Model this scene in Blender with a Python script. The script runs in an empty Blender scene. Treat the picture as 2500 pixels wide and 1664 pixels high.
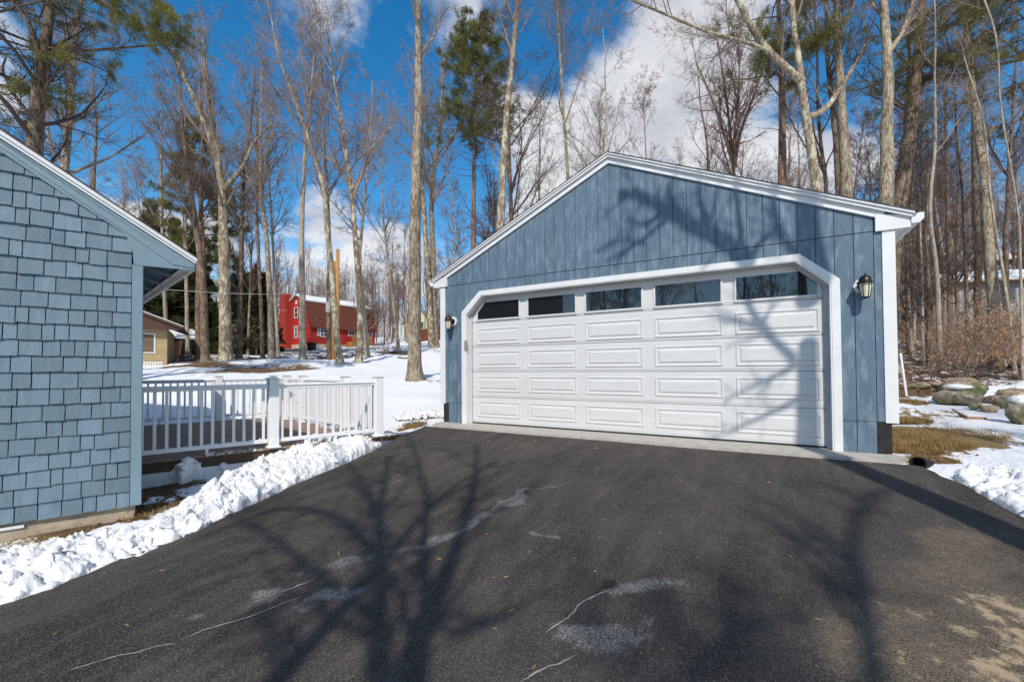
import bpy, math, random
import numpy as np
from mathutils import Vector, Matrix
random.seed(7)
R_ = math.radians
S = bpy.context.scene
COL = S.collection
# ------------------------------------------------------------------ camera, sky, sun
F, YAW, PITCH, ROLL = 1042.277, -.5245, .0176, -.0067      # focal length for a frame 2500 wide
CAM = np.array([2.1589, -7.0718, 1.1209]); PX0, PY0 = 1250., 880.
_cy, _sy, _cp, _sp = math.cos(YAW), math.sin(YAW), math.cos(PITCH), math.sin(PITCH)
FW = np.array([_sy*_cp, _cy*_cp, _sp]); _r = np.array([_cy, -_sy, 0.]); _u = np.cross(_r, FW)
RT = _r*math.cos(ROLL)+_u*math.sin(ROLL); UP = np.cross(RT, FW)
cd = bpy.data.cameras.new('camera'); cam = bpy.data.objects.new('camera', cd); COL.objects.link(cam)
cd.sensor_width = 36; cd.lens = 36*F/2500; cd.shift_y = (PY0-832)/2500; cd.clip_start = .05; cd.clip_end = 3000
cam.matrix_world = Matrix(((RT[0], UP[0], -FW[0], CAM[0]), (RT[1], UP[1], -FW[1], CAM[1]), (RT[2], UP[2], -FW[2], CAM[2]), (0, 0, 0, 1)))
S.camera = cam
SUN_AZ, SUN_EL = R_(156), R_(43)                            # clockwise from +Y
SA = np.array([math.sin(SUN_AZ), math.cos(SUN_AZ), 0.])     # horizontally towards the sun
SV = SA*math.cos(SUN_EL)+np.array([0, 0, math.sin(SUN_EL)])
sl = bpy.data.lights.new('sun', 'SUN'); sun = bpy.data.objects.new('sun', sl); COL.objects.link(sun)
sl.energy = 4.1; sl.angle = R_(.5); sl.color = (1, .935, .84)
sun.rotation_euler = Vector(SV).to_track_quat('Z', 'Y').to_euler()
w = bpy.data.worlds.new('World'); S.world = w; w.use_nodes = True
nt = w.node_tree; nt.nodes.clear()
def N(nt, typ, **kw):
    n = nt.nodes.new(typ)
    for k, v in kw.items():
        if k == 'inp':
            for a, b in v.items(): n.inputs[a].default_value = b
        else: setattr(n, k, v)
    return n
sky = N(nt, 'ShaderNodeTexSky', sky_type='NISHITA', sun_disc=False, sun_elevation=SUN_EL, sun_rotation=SUN_AZ, air_density=1.0, dust_density=.25, ozone_density=1.6)
hs = N(nt, 'ShaderNodeHueSaturation', inp={'Hue': .495, 'Saturation': 1.42, 'Value': 2.2})
nt.links.new(sky.outputs[0], hs.inputs['Color'])
tc = N(nt, 'ShaderNodeTexCoord')
sep = N(nt, 'ShaderNodeSeparateXYZ'); nt.links.new(tc.outputs['Generated'], sep.inputs[0])
# clouds lie in a layer: project the view direction onto a plane overhead
zc = N(nt, 'ShaderNodeMath', operation='MAXIMUM', inp={1: 0.0}); nt.links.new(sep.outputs[2], zc.inputs[0])
za = N(nt, 'ShaderNodeMath', operation='ADD', inp={1: .22}); nt.links.new(zc.outputs[0], za.inputs[0])
dx = N(nt, 'ShaderNodeMath', operation='DIVIDE'); dy = N(nt, 'ShaderNodeMath', operation='DIVIDE')
nt.links.new(sep.outputs[0], dx.inputs[0]); nt.links.new(za.outputs[0], dx.inputs[1]); nt.links.new(sep.outputs[1], dy.inputs[0]); nt.links.new(za.outputs[0], dy.inputs[1])
cmb = N(nt, 'ShaderNodeCombineXYZ'); nt.links.new(dx.outputs[0], cmb.inputs[0]); nt.links.new(dy.outputs[0], cmb.inputs[1])
n1 = N(nt, 'ShaderNodeTexNoise', inp={'Scale': 1.7, 'Detail': 10.0, 'Roughness': .6, 'Distortion': .3}); nt.links.new(cmb.outputs[0], n1.inputs['Vector'])
n2 = N(nt, 'ShaderNodeTexNoise', inp={'Scale': 2.6, 'Detail': 6.0, 'Roughness': .6}); nt.links.new(cmb.outputs[0], n2.inputs['Vector'])
def blob(d, width, amp, prev):
    v = Vector(d).normalized()
    dt = N(nt, 'ShaderNodeVectorMath', operation='DOT_PRODUCT'); nm = N(nt, 'ShaderNodeVectorMath', operation='NORMALIZE')
    nt.links.new(tc.outputs['Generated'], nm.inputs[0]); nt.links.new(nm.outputs[0], dt.inputs[0]); dt.inputs[1].default_value = v
    mr = N(nt, 'ShaderNodeMapRange', interpolation_type='SMOOTHSTEP', inp={'From Min': math.cos(width), 'From Max': 1.0, 'To Min': 0.0, 'To Max': amp}); nt.links.new(dt.outputs['Value'], mr.inputs[0])
    ad = N(nt, 'ShaderNodeMath', operation='ADD'); nt.links.new(mr.outputs[0], ad.inputs[0]); nt.links.new(prev, ad.inputs[1]); return ad.outputs[0]
def dirpx(x, y): d = FW+RT*(x-PX0)/F-UP*(y-PY0)/F; return d/np.linalg.norm(d)
na_ = N(nt, 'ShaderNodeMath', operation='MULTIPLY_ADD', inp={1: 1.7, 2: -.36}); nt.links.new(n1.outputs['Fac'], na_.inputs[0]); o = na_.outputs[0]
# the cloud banks of that afternoon, by their bearing and height
for (x, y, wd, am) in ((1420, 220, .36, .17), (1700, 380, .45, .12), (1330, 480, .25, .06), (950, 640, .28, .20), (560, 760, .35, .13), (250, 650, .3, .10), (1850, 200, .3, .10), (2350, 700, .3, .1), (780, 90, .14, .14), (450, 250, .16, .10), (1120, 60, .15, .12), (2100, 420, .4, .06),
                       (640, 240, .34, -.22), (240, 150, .25, -.07), (760, 420, .22, -.14), (1330, -60, .2, -.08), (2080, 60, .2, -.26), (2480, 540, .28, -.22), (1120, 470, .16, -.2), (1340, 20, .16, -.22), (1900, 560, .16, -.12), (2330, 200, .14, -.1), (1580, -40, .12, -.1)):
    o = blob(dirpx(x, y), wd, am, o)
cr = N(nt, 'ShaderNodeMapRange', interpolation_type='SMOOTHSTEP', inp={'From Min': .47, 'From Max': .70, 'To Min': 0.0, 'To Max': .95}); nt.links.new(o, cr.inputs[0])
cc = N(nt, 'ShaderNodeMixRGB', inp={1: (6.8, 7.0, 7.9, 1), 2: (12.0, 12.0, 12.2, 1)})
cr2 = N(nt, 'ShaderNodeMapRange', inp={'From Min': .35, 'From Max': .65}); nt.links.new(n2.outputs['Fac'], cr2.inputs[0]); nt.links.new(cr2.outputs[0], cc.inputs[0])
mx = N(nt, 'ShaderNodeMixRGB'); nt.links.new(cr.outputs[0], mx.inputs[0]); nt.links.new(hs.outputs[0], mx.inputs[1]); nt.links.new(cc.outputs[0], mx.inputs[2])
bg = N(nt, 'ShaderNodeBackground', inp={'Strength': .078}); nt.links.new(mx.outputs[0], bg.inputs[0])
wo = N(nt, 'ShaderNodeOutputWorld'); nt.links.new(bg.outputs[0], wo.inputs[0])
S.render.engine = 'CYCLES'
S.view_settings.view_transform = 'Standard'; S.view_settings.look = 'None'; S.view_settings.gamma = 1; S.view_settings.exposure = 0.0
S.view_settings.use_curve_mapping = False
S.cycles.max_bounces = 6; S.cycles.diffuse_bounces = 3; S.cycles.transparent_max_bounces = 8
# ------------------------------------------------------------------ geometry on the ground plan
K_ = 2500/2356.                                            # the photograph was read at 2356 px wide
def ray(x, y): return FW+RT*(x-PX0)/F-UP*(y-PY0)/F
def at(x, y, d): return CAM+d*ray(x, y)
def onz(x, y, z): q = ray(x, y); return CAM+q*(z-CAM[2])/q[2]
def ony(x, y, Y): q = ray(x, y); return CAM+q*(Y-CAM[1])/q[1]
def ond(x, y):                                             # on the driveway's slope
    q = ray(x, y); t = (-.009+.07*CAM[1]-CAM[2])/(q[2]-.07*q[1]); return CAM+t*q
def sstep(a, b, x): t = np.clip((x-a)/(b-a), 0, 1); return t*t*(3-2*t)
def _hash(i, j, k, seed):
    n = (i.astype(np.int64)*374761393+j.astype(np.int64)*668265263+k.astype(np.int64)*2147483647+seed*974634777) & 0xffffffff
    n = ((n ^ (n >> 13))*1274126177) & 0xffffffff
    n = (n ^ (n >> 16)) & 0xffffffff
    return n.astype(np.float64)/4294967295.
def noise3(x, y, z, seed=0):
    i, j, k = np.floor(x), np.floor(y), np.floor(z); u, v, s = x-i, y-j, z-k
    u, v, s = u*u*(3-2*u), v*v*(3-2*v), s*s*(3-2*s)
    h = lambda a, b, c: _hash(i+a, j+b, k+c, seed)
    r = 0
    for a in (0, 1):
        for b in (0, 1):
            for c in (0, 1): r = r+(u if a else 1-u)*(v if b else 1-v)*(s if c else 1-s)*h(a, b, c)
    return r*2-1
def fbm(x, y, z=None, octs=4, seed=0, gain=.5):
    z = np.zeros_like(x) if z is None else z; r = 0; a = 1; f = 1
    for o in range(octs): r = r+a*noise3(x*f, y*f, z*f, seed+o); a *= gain; f *= 2.03
    return r
# terrain: a surface through points read off the place
ctrl = []
for (px, py, d) in ((1040, 1000, 11), (1040, 960, 13.2), (1015, 926, 15.5), (950, 905, 20), (800, 905, 18.5), (850, 880, 26), (600, 895, 22), (560, 880, 27), (420, 905, 20), (380, 893, 26), (345, 930, 15),
                    (850, 872, 30), (950, 868, 32), (700, 870, 33), (480, 870, 34), (600, 862, 44), (757, 850, 52), (697, 855, 55), (915, 848, 60), (1053, 853, 34), (1000, 836, 60), (960, 826, 78),
                    (2300, 985, 10.6), (2450, 985, 10.3), (2480, 1045, 7.2), (2250, 935, 12.5), (2300, 905, 15), (2450, 890, 18), (2300, 860, 22), (2480, 850, 25), (2350, 800, 35), (2480, 795, 37), (2380, 700, 56), (2500, 690, 58)):
    ctrl.append(at(px, py, d))
ctrl += [np.array(p, float) for p in ((-4.5, -3.5, -.3), (-6, -3, -.3), (-8, -1, -.22), (-5, 0, -.16), (-4, 1, -.06), (-9.5, -2.6, -.25), (-11, -6, -.4), (-3.6, -6, -.4), (-4, -9, -.55), (-3.2, -4.6, -.34),
    (0, 0, -.1), (3.7, 0, -.05), (-3.7, 0, -.08), (3.8, 4, .0), (4.0, 7.5, .2), (-3.8, 4, .0), (-3.8, 7.5, .2), (5, -1.5, -.16), (6.5, -2, -.2), (5, 1, -.04), (6.5, 0, -.04), (6, -6, -.5), (9, -3, -.25), (0, -8, -.6), (3, -12, -.9), (-3, -14, -1.0), (10, -12, -.8),
    (0, 12, 1.0), (0, 30, 3.2), (5, 60, 10), (-60, 10, 3), (-70, 60, 8), (-30, 100, 12), (60, 60, 16), (60, 0, 5), (60, -60, -1), (0, -70, -3), (-70, -50, -3), (0, 130, 16), (110, 120, 22), (-120, 120, 14), (-300, 400, 30), (300, 400, 40), (-350, -300, 0), (350, -300, 0), (0, 350, 34))]
ctrl = np.array(ctrl)
_D = np.hypot(ctrl[:, None, 0]-ctrl[None, :, 0], ctrl[:, None, 1]-ctrl[None, :, 1])
_n = len(ctrl); _A = np.zeros((_n+1, _n+1)); _A[:_n, :_n] = _D-np.eye(_n)*.3; _A[:_n, _n] = 1; _A[_n, :_n] = 1
_W = np.linalg.solve(_A, np.append(ctrl[:, 2], 0))
def terr0(x, y):
    x = np.asarray(x, float); y = np.asarray(y, float); r = np.full(x.shape, _W[_n])
    for i in range(_n): r = r+_W[i]*np.sqrt((x-ctrl[i, 0])**2+(y-ctrl[i, 1])**2+.3)
    return r
ledge = [ond(x, y) for x, y in ((0, 1480), (99, 1441), (204, 1408), (331, 1353), (452, 1309), (552, 1264), (629, 1229), (690, 1201), (740, 1177), (800, 1152), (855, 1130), (916, 1102), (950, 1082), (990, 1061), (1040, 1041))]
redge = [ond(x, y) for x, y in ((2150, 1112), (2230, 1130), (2300, 1165), (2370, 1192), (2430, 1222), (2500, 1264))]
LY = np.array([-30, -14]+[p[1] for p in ledge]); LX = np.array([-2.0, -2.0]+[p[0] for p in ledge])
RY = np.array([-30, -14, -6, -3.2]+[p[1] for p in redge][::-1]); RX = np.array([7.5, 7.0, 5.3, 4.5]+[p[0] for p in redge][::-1])
oi = np.argsort(LY); LY, LX = LY[oi], LX[oi]; oi = np.argsort(RY); RY, RX = RY[oi], RX[oi]
lx = lambda y: np.interp(y, LY, LX); rx = lambda y: np.interp(y, RY, RX)
Y_TOP = -.44
def drive_z(y): return np.minimum(-.009+.07*y, -.012)
def terrain(x, y):
    x = np.asarray(x, float); y = np.asarray(y, float)
    h = terr0(x, y)
    dist = np.maximum(np.maximum(lx(y)-x, x-rx(y)), np.maximum(y+.05, 0))    # metres outside the drive
    dz = np.where(y < 0, -.009+.07*y, -.03)-.035
    m = sstep(0, .9, dist)
    h = dz*(1-m)+h*m
    gx = np.maximum(np.abs(x)-3.5, 0); gy = np.maximum(np.maximum(-y, y-7.2), 0); g = sstep(0, .6, np.hypot(gx, gy))   # level under the garage
    return h*g+(-.06+0*h)*(1-g)
def gz(x, y): return float(terrain(np.array([x]), np.array([y]))[0])
def gpt(px, d): p = at(px*K_, 900, d); return np.array([p[0], p[1], gz(p[0], p[1])])   # ground under display column px at depth d
# ------------------------------------------------------------------ object helpers
def link(o, parent=None):
    COL.objects.link(o)
    if parent is not None: o.parent = parent
    return o
def tag(o, label=None, cat=None, group=None, kind=None):
    if label: o['label'] = label
    if cat: o['category'] = cat
    if group: o['group'] = group
    if kind: o['kind'] = kind
    return o
def empty(name, loc=(0, 0, 0), rz=0, **k):
    o = bpy.data.objects.new(name, None); o.location = loc; o.rotation_euler = (0, 0, rz); link(o); o.empty_display_size = .2
    return tag(o, **k)
def npmesh(name, V, Q=None, T=None, mats=(), mi=None, smooth=False, attrs=None):
    me = bpy.data.meshes.new(name); V = np.ascontiguousarray(V, np.float32)
    Q = np.zeros((0, 4), np.int32) if Q is None or len(Q) == 0 else np.asarray(Q, np.int32)
    T = np.zeros((0, 3), np.int32) if T is None or len(T) == 0 else np.asarray(T, np.int32)
    me.vertices.add(len(V)); me.vertices.foreach_set('co', V.ravel())
    me.loops.add(Q.size+T.size); me.loops.foreach_set('vertex_index', np.concatenate([Q.ravel(), T.ravel()]))
    me.polygons.add(len(Q)+len(T))
    me.polygons.foreach_set('loop_start', np.concatenate([np.arange(len(Q))*4, len(Q)*4+np.arange(len(T))*3]).astype(np.int32))
    try: me.polygons.foreach_set('loop_total', np.concatenate([np.full(len(Q), 4), np.full(len(T), 3)]).astype(np.int32))
    except Exception: pass
    if mi is not None: me.polygons.foreach_set('material_index', np.asarray(mi, np.int32))
    if smooth: me.polygons.foreach_set('use_smooth', np.ones(len(Q)+len(T), bool))
    me.update(calc_edges=True); me.validate()
    for m in mats: me.materials.append(m)
    if attrs:
        for k, v in attrs.items():
            a = me.attributes.new(k, 'FLOAT', 'POINT'); a.data.foreach_set('value', np.ascontiguousarray(v, np.float32))
    return me
def ob(name, me, parent=None, **k):
    o = bpy.data.objects.new(name, me); link(o, parent); return tag(o, **k)
class MB:
    """collects small solids into one mesh"""
    def __init__(s): s.v = []; s.f = []; s.m = []
    def add(s, vs, fs, m=0):
        b = len(s.v); s.v += [tuple(map(float, p)) for p in vs]; s.f += [tuple(b+i for i in f) for f in fs]; s.m += [m]*len(fs); return s
    def box(s, a, b, m=0, ax=None, ch=0):
        """box from corner a to corner b; ax = (origin, X, Y, Z) local frame; ch = chamfer"""
        O, X, Y, Z = ax if ax else (np.zeros(3), np.array([1., 0, 0]), np.array([0, 1., 0]), np.array([0, 0, 1.]))
        a, bb = np.minimum(a, b).astype(float), np.maximum(a, b).astype(float)
        P = lambda p: O+X*p[0]+Y*p[1]+Z*p[2]
        if ch <= 0:
            vs = [P((x, y, z)) for x in (a[0], bb[0]) for y in (a[1], bb[1]) for z in (a[2], bb[2])]
            return s.add(vs, [(0, 1, 3, 2), (4, 6, 7, 5), (0, 4, 5, 1), (2, 3, 7, 6), (0, 2, 6, 4), (1, 5, 7, 3)], m)
        c = min(ch, *(0.49*(bb-a))); vs = []; idx = {}
        for i in (0, 1):
            for j in (0, 1):
                for k in (0, 1):
                    q = np.array([(a, bb)[i][0], (a, bb)[j][1], (a, bb)[k][2]]); sg = np.array([1-2*i, 1-2*j, 1-2*k])
                    for t in range(3):
                        r = q+sg*c; r[t] = q[t]; idx[(i, j, k, t)] = len(vs); vs.append(P(r))
        f = []
        for t in range(3):
            for e in (0, 1):
                c4 = []
                for (p, q) in ((0, 0), (1, 0), (1, 1), (0, 1)):
                    ijk = [0, 0, 0]; ijk[t] = e; o2 = [x for x in range(3) if x != t]; ijk[o2[0]] = p; ijk[o2[1]] = q; c4.append(idx[(*ijk, t)])
                f.append(tuple(c4))
        for t in range(3):                                  # edges along axis t
            o2 = [x for x in range(3) if x != t]
            for p in (0, 1):
                for q in (0, 1):
                    c4 = []
                    for (e, tt) in ((0, o2[0]), (1, o2[0]), (1, o2[1]), (0, o2[1])):
                        ijk = [0, 0, 0]; ijk[t] = e; ijk[o2[0]] = p; ijk[o2[1]] = q; c4.append(idx[(*ijk, tt)])
                    f.append(tuple(c4))
        for i in (0, 1):
            for j in (0, 1):
                for k in (0, 1): f.append((idx[(i, j, k, 0)], idx[(i, j, k, 1)], idx[(i, j, k, 2)]))
        return s.add(vs, f, m)
    def prism(s, poly, d0, d1, fn, m=0):
        """polygon of (u,v) extruded between depths d0 and d1; fn(u,v,d) -> point"""
        n = len(poly); vs = [fn(u, v, d0) for u, v in poly]+[fn(u, v, d1) for u, v in poly]
        return s.add(vs, [tuple(range(n)), tuple(range(2*n-1, n-1, -1))]+[(i, (i+1) % n, (i+1) % n+n, i+n) for i in range(n)], m)
    def tube(s, pts, rad, k=8, m=0, cap=True):
        pts = [np.asarray(p, float) for p in pts]; n = len(pts); rad = [rad]*n if np.isscalar(rad) else rad; vs = []
        for i, p in enumerate(pts):
            t = pts[min(i+1, n-1)]-pts[max(i-1, 0)]; t = t/(np.linalg.norm(t)+1e-9)
            a = np.cross(t, (0, 0, 1.)) if abs(t[2]) < .9 else np.cross(t, (1., 0, 0)); a /= np.linalg.norm(a); b = np.cross(t, a)
            for j in range(k): an = 2*math.pi*j/k; vs.append(p+rad[i]*(a*math.cos(an)+b*math.sin(an)))
        f = [(i*k+j, i*k+(j+1) % k, (i+1)*k+(j+1) % k, (i+1)*k+j) for i in range(n-1) for j in range(k)]
        if cap: f += [tuple(range(k-1, -1, -1)), tuple((n-1)*k+j for j in range(k))]
        return s.add(vs, f, m)
    def lathe(s, c, prof, k=16, m=0, rot=0):
        return s.tube([(c[0], c[1], c[2]+z) for r, z in prof], [r for r, z in prof], k, m)
    def build(s, name, mats, parent=None, smooth=False, bevel=0, **k):
        me = bpy.data.meshes.new(name); me.from_pydata(s.v, [], s.f)
        for mm in (mats if isinstance(mats, (list, tuple)) else [mats]): me.materials.append(mm)
        me.polygons.foreach_set('material_index', s.m)
        import bmesh
        bm = bmesh.new(); bm.from_mesh(me); bmesh.ops.recalc_face_normals(bm, faces=bm.faces); bm.to_mesh(me); bm.free()
        if smooth: me.polygons.foreach_set('use_smooth', [True]*len(me.polygons))
        me.update()
        return ob(name, me, parent, **k)
def clip(poly, a, b, c):
    """keep a*u+b*v <= c"""
    out = []
    for i in range(len(poly)):
        p, q = poly[i], poly[(i+1) % len(poly)]; dp, dq = a*p[0]+b*p[1]-c, a*q[0]+b*q[1]-c
        if dp <= 0: out.append(p)
        if (dp < 0 < dq) or (dq < 0 < dp): t = dp/(dp-dq); out.append((p[0]+(q[0]-p[0])*t, p[1]+(q[1]-p[1])*t))
    return out
# ------------------------------------------------------------------ materials
def mat(name, base, rough=.7, spec=.4, metal=0, var=.12, vscale=3, bump=0, bscale=60, stretch=(1, 1, 1), dark=None, coord='Object', rnd=0, extra=None, detail=6):
    m = bpy.data.materials.new(name); m.use_nodes = True; t = m.node_tree; b = t.nodes['Principled BSDF']
    b.inputs['Roughness'].default_value = rough; b.inputs['Specular IOR Level'].default_value = spec; b.inputs['Metallic'].default_value = metal
    c = N(t, 'ShaderNodeTexCoord'); mp = N(t, 'ShaderNodeMapping'); mp.inputs['Scale'].default_value = stretch; t.links.new(c.outputs[coord], mp.inputs[0])
    n = N(t, 'ShaderNodeTexNoise', inp={'Scale': vscale, 'Detail': float(detail), 'Roughness': .62}); t.links.new(mp.outputs[0], n.inputs['Vector'])
    r = N(t, 'ShaderNodeMapRange', inp={'From Min': .3, 'From Max': .7}); t.links.new(n.outputs['Fac'], r.inputs[0])
    d = dark if dark else tuple(x*(1-var*1.6) for x in base); l = tuple(min(1, x*(1+var*.6)) for x in base)
    mx = N(t, 'ShaderNodeMixRGB', inp={1: (*d, 1), 2: (*l, 1)}); t.links.new(r.outputs[0], mx.inputs[0]); out = mx.outputs[0]
    if rnd:
        oi = N(t, 'ShaderNodeObjectInfo'); h = N(t, 'ShaderNodeHueSaturation'); mr = N(t, 'ShaderNodeMapRange', inp={'To Min': 1-rnd, 'To Max': 1+rnd}); t.links.new(oi.outputs['Random'], mr.inputs[0])
        t.links.new(mr.outputs[0], h.inputs['Value']); t.links.new(out, h.inputs['Color']); out = h.outputs[0]
    t.links.new(out, b.inputs['Base Color'])
    if bump:
        n2 = N(t, 'ShaderNodeTexNoise', inp={'Scale': bscale, 'Detail': 5.0}); t.links.new(mp.outputs[0], n2.inputs['Vector'])
        bp = N(t, 'ShaderNodeBump', inp={'Strength': bump, 'Distance': .01}); t.links.new(n2.outputs['Fac'], bp.inputs['Height']); t.links.new(bp.outputs[0], b.inputs['Normal'])
    return m
def overlay(m, col, scale, lo, hi, amt=1, stretch=(1, 1, 1), coord='Object', detail=6, seed=0):
    """mix another colour in where a noise is high: stains, lichen, wear"""
    t = m.node_tree; b = t.nodes['Principled BSDF']; src = b.inputs['Base Color'].links[0].from_socket
    c = N(t, 'ShaderNodeTexCoord'); mp = N(t, 'ShaderNodeMapping'); mp.inputs['Scale'].default_value = stretch; mp.inputs['Location'].default_value = (seed*3.1, seed*1.7, seed); t.links.new(c.outputs[coord], mp.inputs[0])
    n = N(t, 'ShaderNodeTexNoise', inp={'Scale': scale, 'Detail': float(detail), 'Roughness': .65}); t.links.new(mp.outputs[0], n.inputs['Vector'])
    r = N(t, 'ShaderNodeMapRange', interpolation_type='SMOOTHSTEP', inp={'From Min': lo, 'From Max': hi, 'To Max': amt}); t.links.new(n.outputs['Fac'], r.inputs[0])
    mx = N(t, 'ShaderNodeMixRGB', inp={2: (*col, 1)}); t.links.new(r.outputs[0], mx.inputs[0]); t.links.new(src, mx.inputs[1]); t.links.new(mx.outputs[0], b.inputs['Base Color'])
    return m
M = {}
BLUE = (.108, .168, .220)
M['siding'] = overlay(mat('blue_siding', BLUE, .62, .3, var=.1, vscale=2.2, bump=.35, bscale=26, stretch=(6, 6, .7), rnd=.05), (.20, .27, .325), 4, .46, .7, .8, (3, 3, .8))
M['groove'] = mat('blue_wall_backing', (.025, .04, .055), .8)
M['shingle'] = overlay(overlay(mat('blue_cedar_shingle', (.155, .225, .275), .6, .3, var=.1, vscale=4, bump=.5, bscale=30, stretch=(5, 5, .8), rnd=.15), (.125, .19, .24), 6, .54, .72, .85, (1, 1, 1)), (.27, .35, .39), 12, .6, .8, .4, (3, 3, .6), seed=2)
M['bluetrim'] = overlay(mat('blue_trim_board', (.195, .285, .335), .55, .35, var=.07, vscale=3, bump=.2, bscale=30, stretch=(1, 1, 1)), (.14, .23, .30), 9, .62, .8, .6)
M['white'] = mat('white_trim_paint', (.72, .72, .715), .45, .45, var=.06, vscale=3, bump=.08, bscale=30)
M['door'] = mat('white_door_steel', (.62, .62, .615), .4, .45, var=.04, vscale=1.5, bump=.12, bscale=90, stretch=(1, 1, 6))
M['vinyl'] = mat('white_vinyl', (.80, .80, .79), .35, .5, var=.04, vscale=6)
M['weather'] = mat('weatherstrip_grey', (.5, .5, .49), .6)
M['gasket'] = mat('black_rubber', (.02, .02, .02), .7)
M['pane'] = mat('dark_window_pane', (.010, .012, .015), .02, .5, var=.02)
M['pane'].node_tree.nodes['Principled BSDF'].inputs['IOR'].default_value = 1.85
M['roof'] = overlay(mat('asphalt_shingles', (.085, .075, .07), .9, .2, var=.3, vscale=60, bump=.6, bscale=120), (.14, .12, .11), 8, .5, .7, .5)
M['cmu'] = mat('black_foundation_block', (.035, .034, .034), .9, .2, var=.25, vscale=14, bump=.5, bscale=90)
M['concrete'] = overlay(overlay(mat('concrete_apron', (.46, .43, .38), .9, .2, var=.14, vscale=6, bump=.5, bscale=120), (.30, .26, .2), 3, .55, .75, .5), (.62, .59, .53), 14, .55, .7, .5, seed=3)
M['foundation'] = overlay(mat('tan_foundation_concrete', (.45, .37, .27), .9, .2, var=.16, vscale=8, bump=.5, bscale=60), (.25, .2, .15), 5, .5, .7, .6)
M['darkmetal'] = mat('dark_bronze_metal', (.03, .022, .018), .35, .6, metal=.6, var=.2)
M['lampglass'] = mat('frosted_lantern_glass', (.72, .68, .5), .25, .5, var=.08, vscale=20)
M['grey'] = mat('grey_plastic', (.28, .26, .24), .5)
M['alu'] = mat('white_aluminium_gutter', (.74, .74, .74), .25, .6, var=.05)
M['deck'] = overlay(mat('brown_deck_board', (.29, .205, .15), .75, .25, var=.16, vscale=3, bump=.3, bscale=40, stretch=(3, 3, 3), rnd=.12), (.28, .21, .16), 12, .55, .75, .4)
M['deckrim'] = mat('dark_brown_deck_rim', (.09, .058, .042), .75, .25, var=.2, vscale=5)
def snowmat(name, col=(.77, .77, .765)):
    m = mat(name, col, .55, .3, var=.04, vscale=2, bump=.9, bscale=70)
    b = m.node_tree.nodes['Principled BSDF']; b.inputs['Subsurface Weight'].default_value = .25; b.inputs['Subsurface Radius'].default_value = (.02, .025, .03); b.inputs['Subsurface Scale'].default_value = 1.0
    return m
M['snow'] = overlay(overlay(snowmat('packed_snow'), (.55, .53, .50), 3.5, .56, .72, .5), (.28, .23, .18), 60, .66, .72, .8)
def bark(name, col, dark, lich=None, lamt=.6, sc=1.0, rough=.9, bump=1.0, rnd=.24):
    m = bpy.data.materials.new(name); m.use_nodes = True; t = m.node_tree; b = t.nodes['Principled BSDF']; b.inputs['Roughness'].default_value = rough; b.inputs['Specular IOR Level'].default_value = .2
    c = N(t, 'ShaderNodeTexCoord'); mp = N(t, 'ShaderNodeMapping'); mp.inputs['Scale'].default_value = (1, 1, .16); t.links.new(c.outputs['Object'], mp.inputs[0])
    n = N(t, 'ShaderNodeTexNoise', inp={'Scale': 26*sc, 'Detail': 5.0, 'Roughness': .7, 'Distortion': .6}); t.links.new(mp.outputs[0], n.inputs['Vector'])
    r = N(t, 'ShaderNodeMapRange', interpolation_type='SMOOTHSTEP', inp={'From Min': .41, 'From Max': .6}); t.links.new(n.outputs['Fac'], r.inputs[0])
    mx = N(t, 'ShaderNodeMixRGB', inp={1: (*dark, 1), 2: (*col, 1)}); t.links.new(r.outputs[0], mx.inputs[0]); out = mx.outputs[0]
    n3 = N(t, 'ShaderNodeTexNoise', inp={'Scale': 2.2, 'Detail': 4.0}); t.links.new(c.outputs['Object'], n3.inputs['Vector'])
    r3 = N(t, 'ShaderNodeMapRange', inp={'From Min': .3, 'From Max': .7, 'To Min': .75, 'To Max': 1.2}); t.links.new(n3.outputs['Fac'], r3.inputs[0])
    h = N(t, 'ShaderNodeHueSaturation'); t.links.new(out, h.inputs['Color']); oi = N(t, 'ShaderNodeObjectInfo'); mr = N(t, 'ShaderNodeMapRange', inp={'To Min': 1-rnd, 'To Max': 1+rnd}); t.links.new(oi.outputs['Random'], mr.inputs[0])
    mu = N(t, 'ShaderNodeMath', operation='MULTIPLY'); t.links.new(r3.outputs[0], mu.inputs[0]); t.links.new(mr.outputs[0], mu.inputs[1]); t.links.new(mu.outputs[0], h.inputs['Value']); out = h.outputs[0]
    if lich:
        n2 = N(t, 'ShaderNodeTexNoise', inp={'Scale': 4.5, 'Detail': 7.0, 'Roughness': .7}); mp2 = N(t, 'ShaderNodeMapping'); mp2.inputs['Scale'].default_value = (1, 1, .5); t.links.new(c.outputs['Object'], mp2.inputs[0]); t.links.new(mp2.outputs[0], n2.inputs['Vector'])
        r2 = N(t, 'ShaderNodeMapRange', interpolation_type='SMOOTHSTEP', inp={'From Min': .5, 'From Max': .6, 'To Max': lamt}); t.links.new(n2.outputs['Fac'], r2.inputs[0])
        m2 = N(t, 'ShaderNodeMixRGB', inp={2: (*lich, 1)}); t.links.new(r2.outputs[0], m2.inputs[0]); t.links.new(out, m2.inputs[1]); out = m2.outputs[0]
    t.links.new(out, b.inputs['Base Color'])
    bp = N(t, 'ShaderNodeBump', inp={'Strength': bump, 'Distance': .03}); t.links.new(n.outputs['Fac'], bp.inputs['Height']); t.links.new(bp.outputs[0], b.inputs['Normal'])
    return m
M['bark_ash'] = bark('grey_furrowed_bark', (.46, .37, .27), (.13, .09, .06), (.48, .46, .33), .4)
M['bark_lichen'] = bark('lichen_spotted_bark', (.38, .30, .215), (.12, .085, .058), (.56, .54, .38), .8)
M['bark_dark'] = bark('dark_brown_bark', (.24, .165, .115), (.06, .04, .028), (.32, .30, .22), .35)
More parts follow.
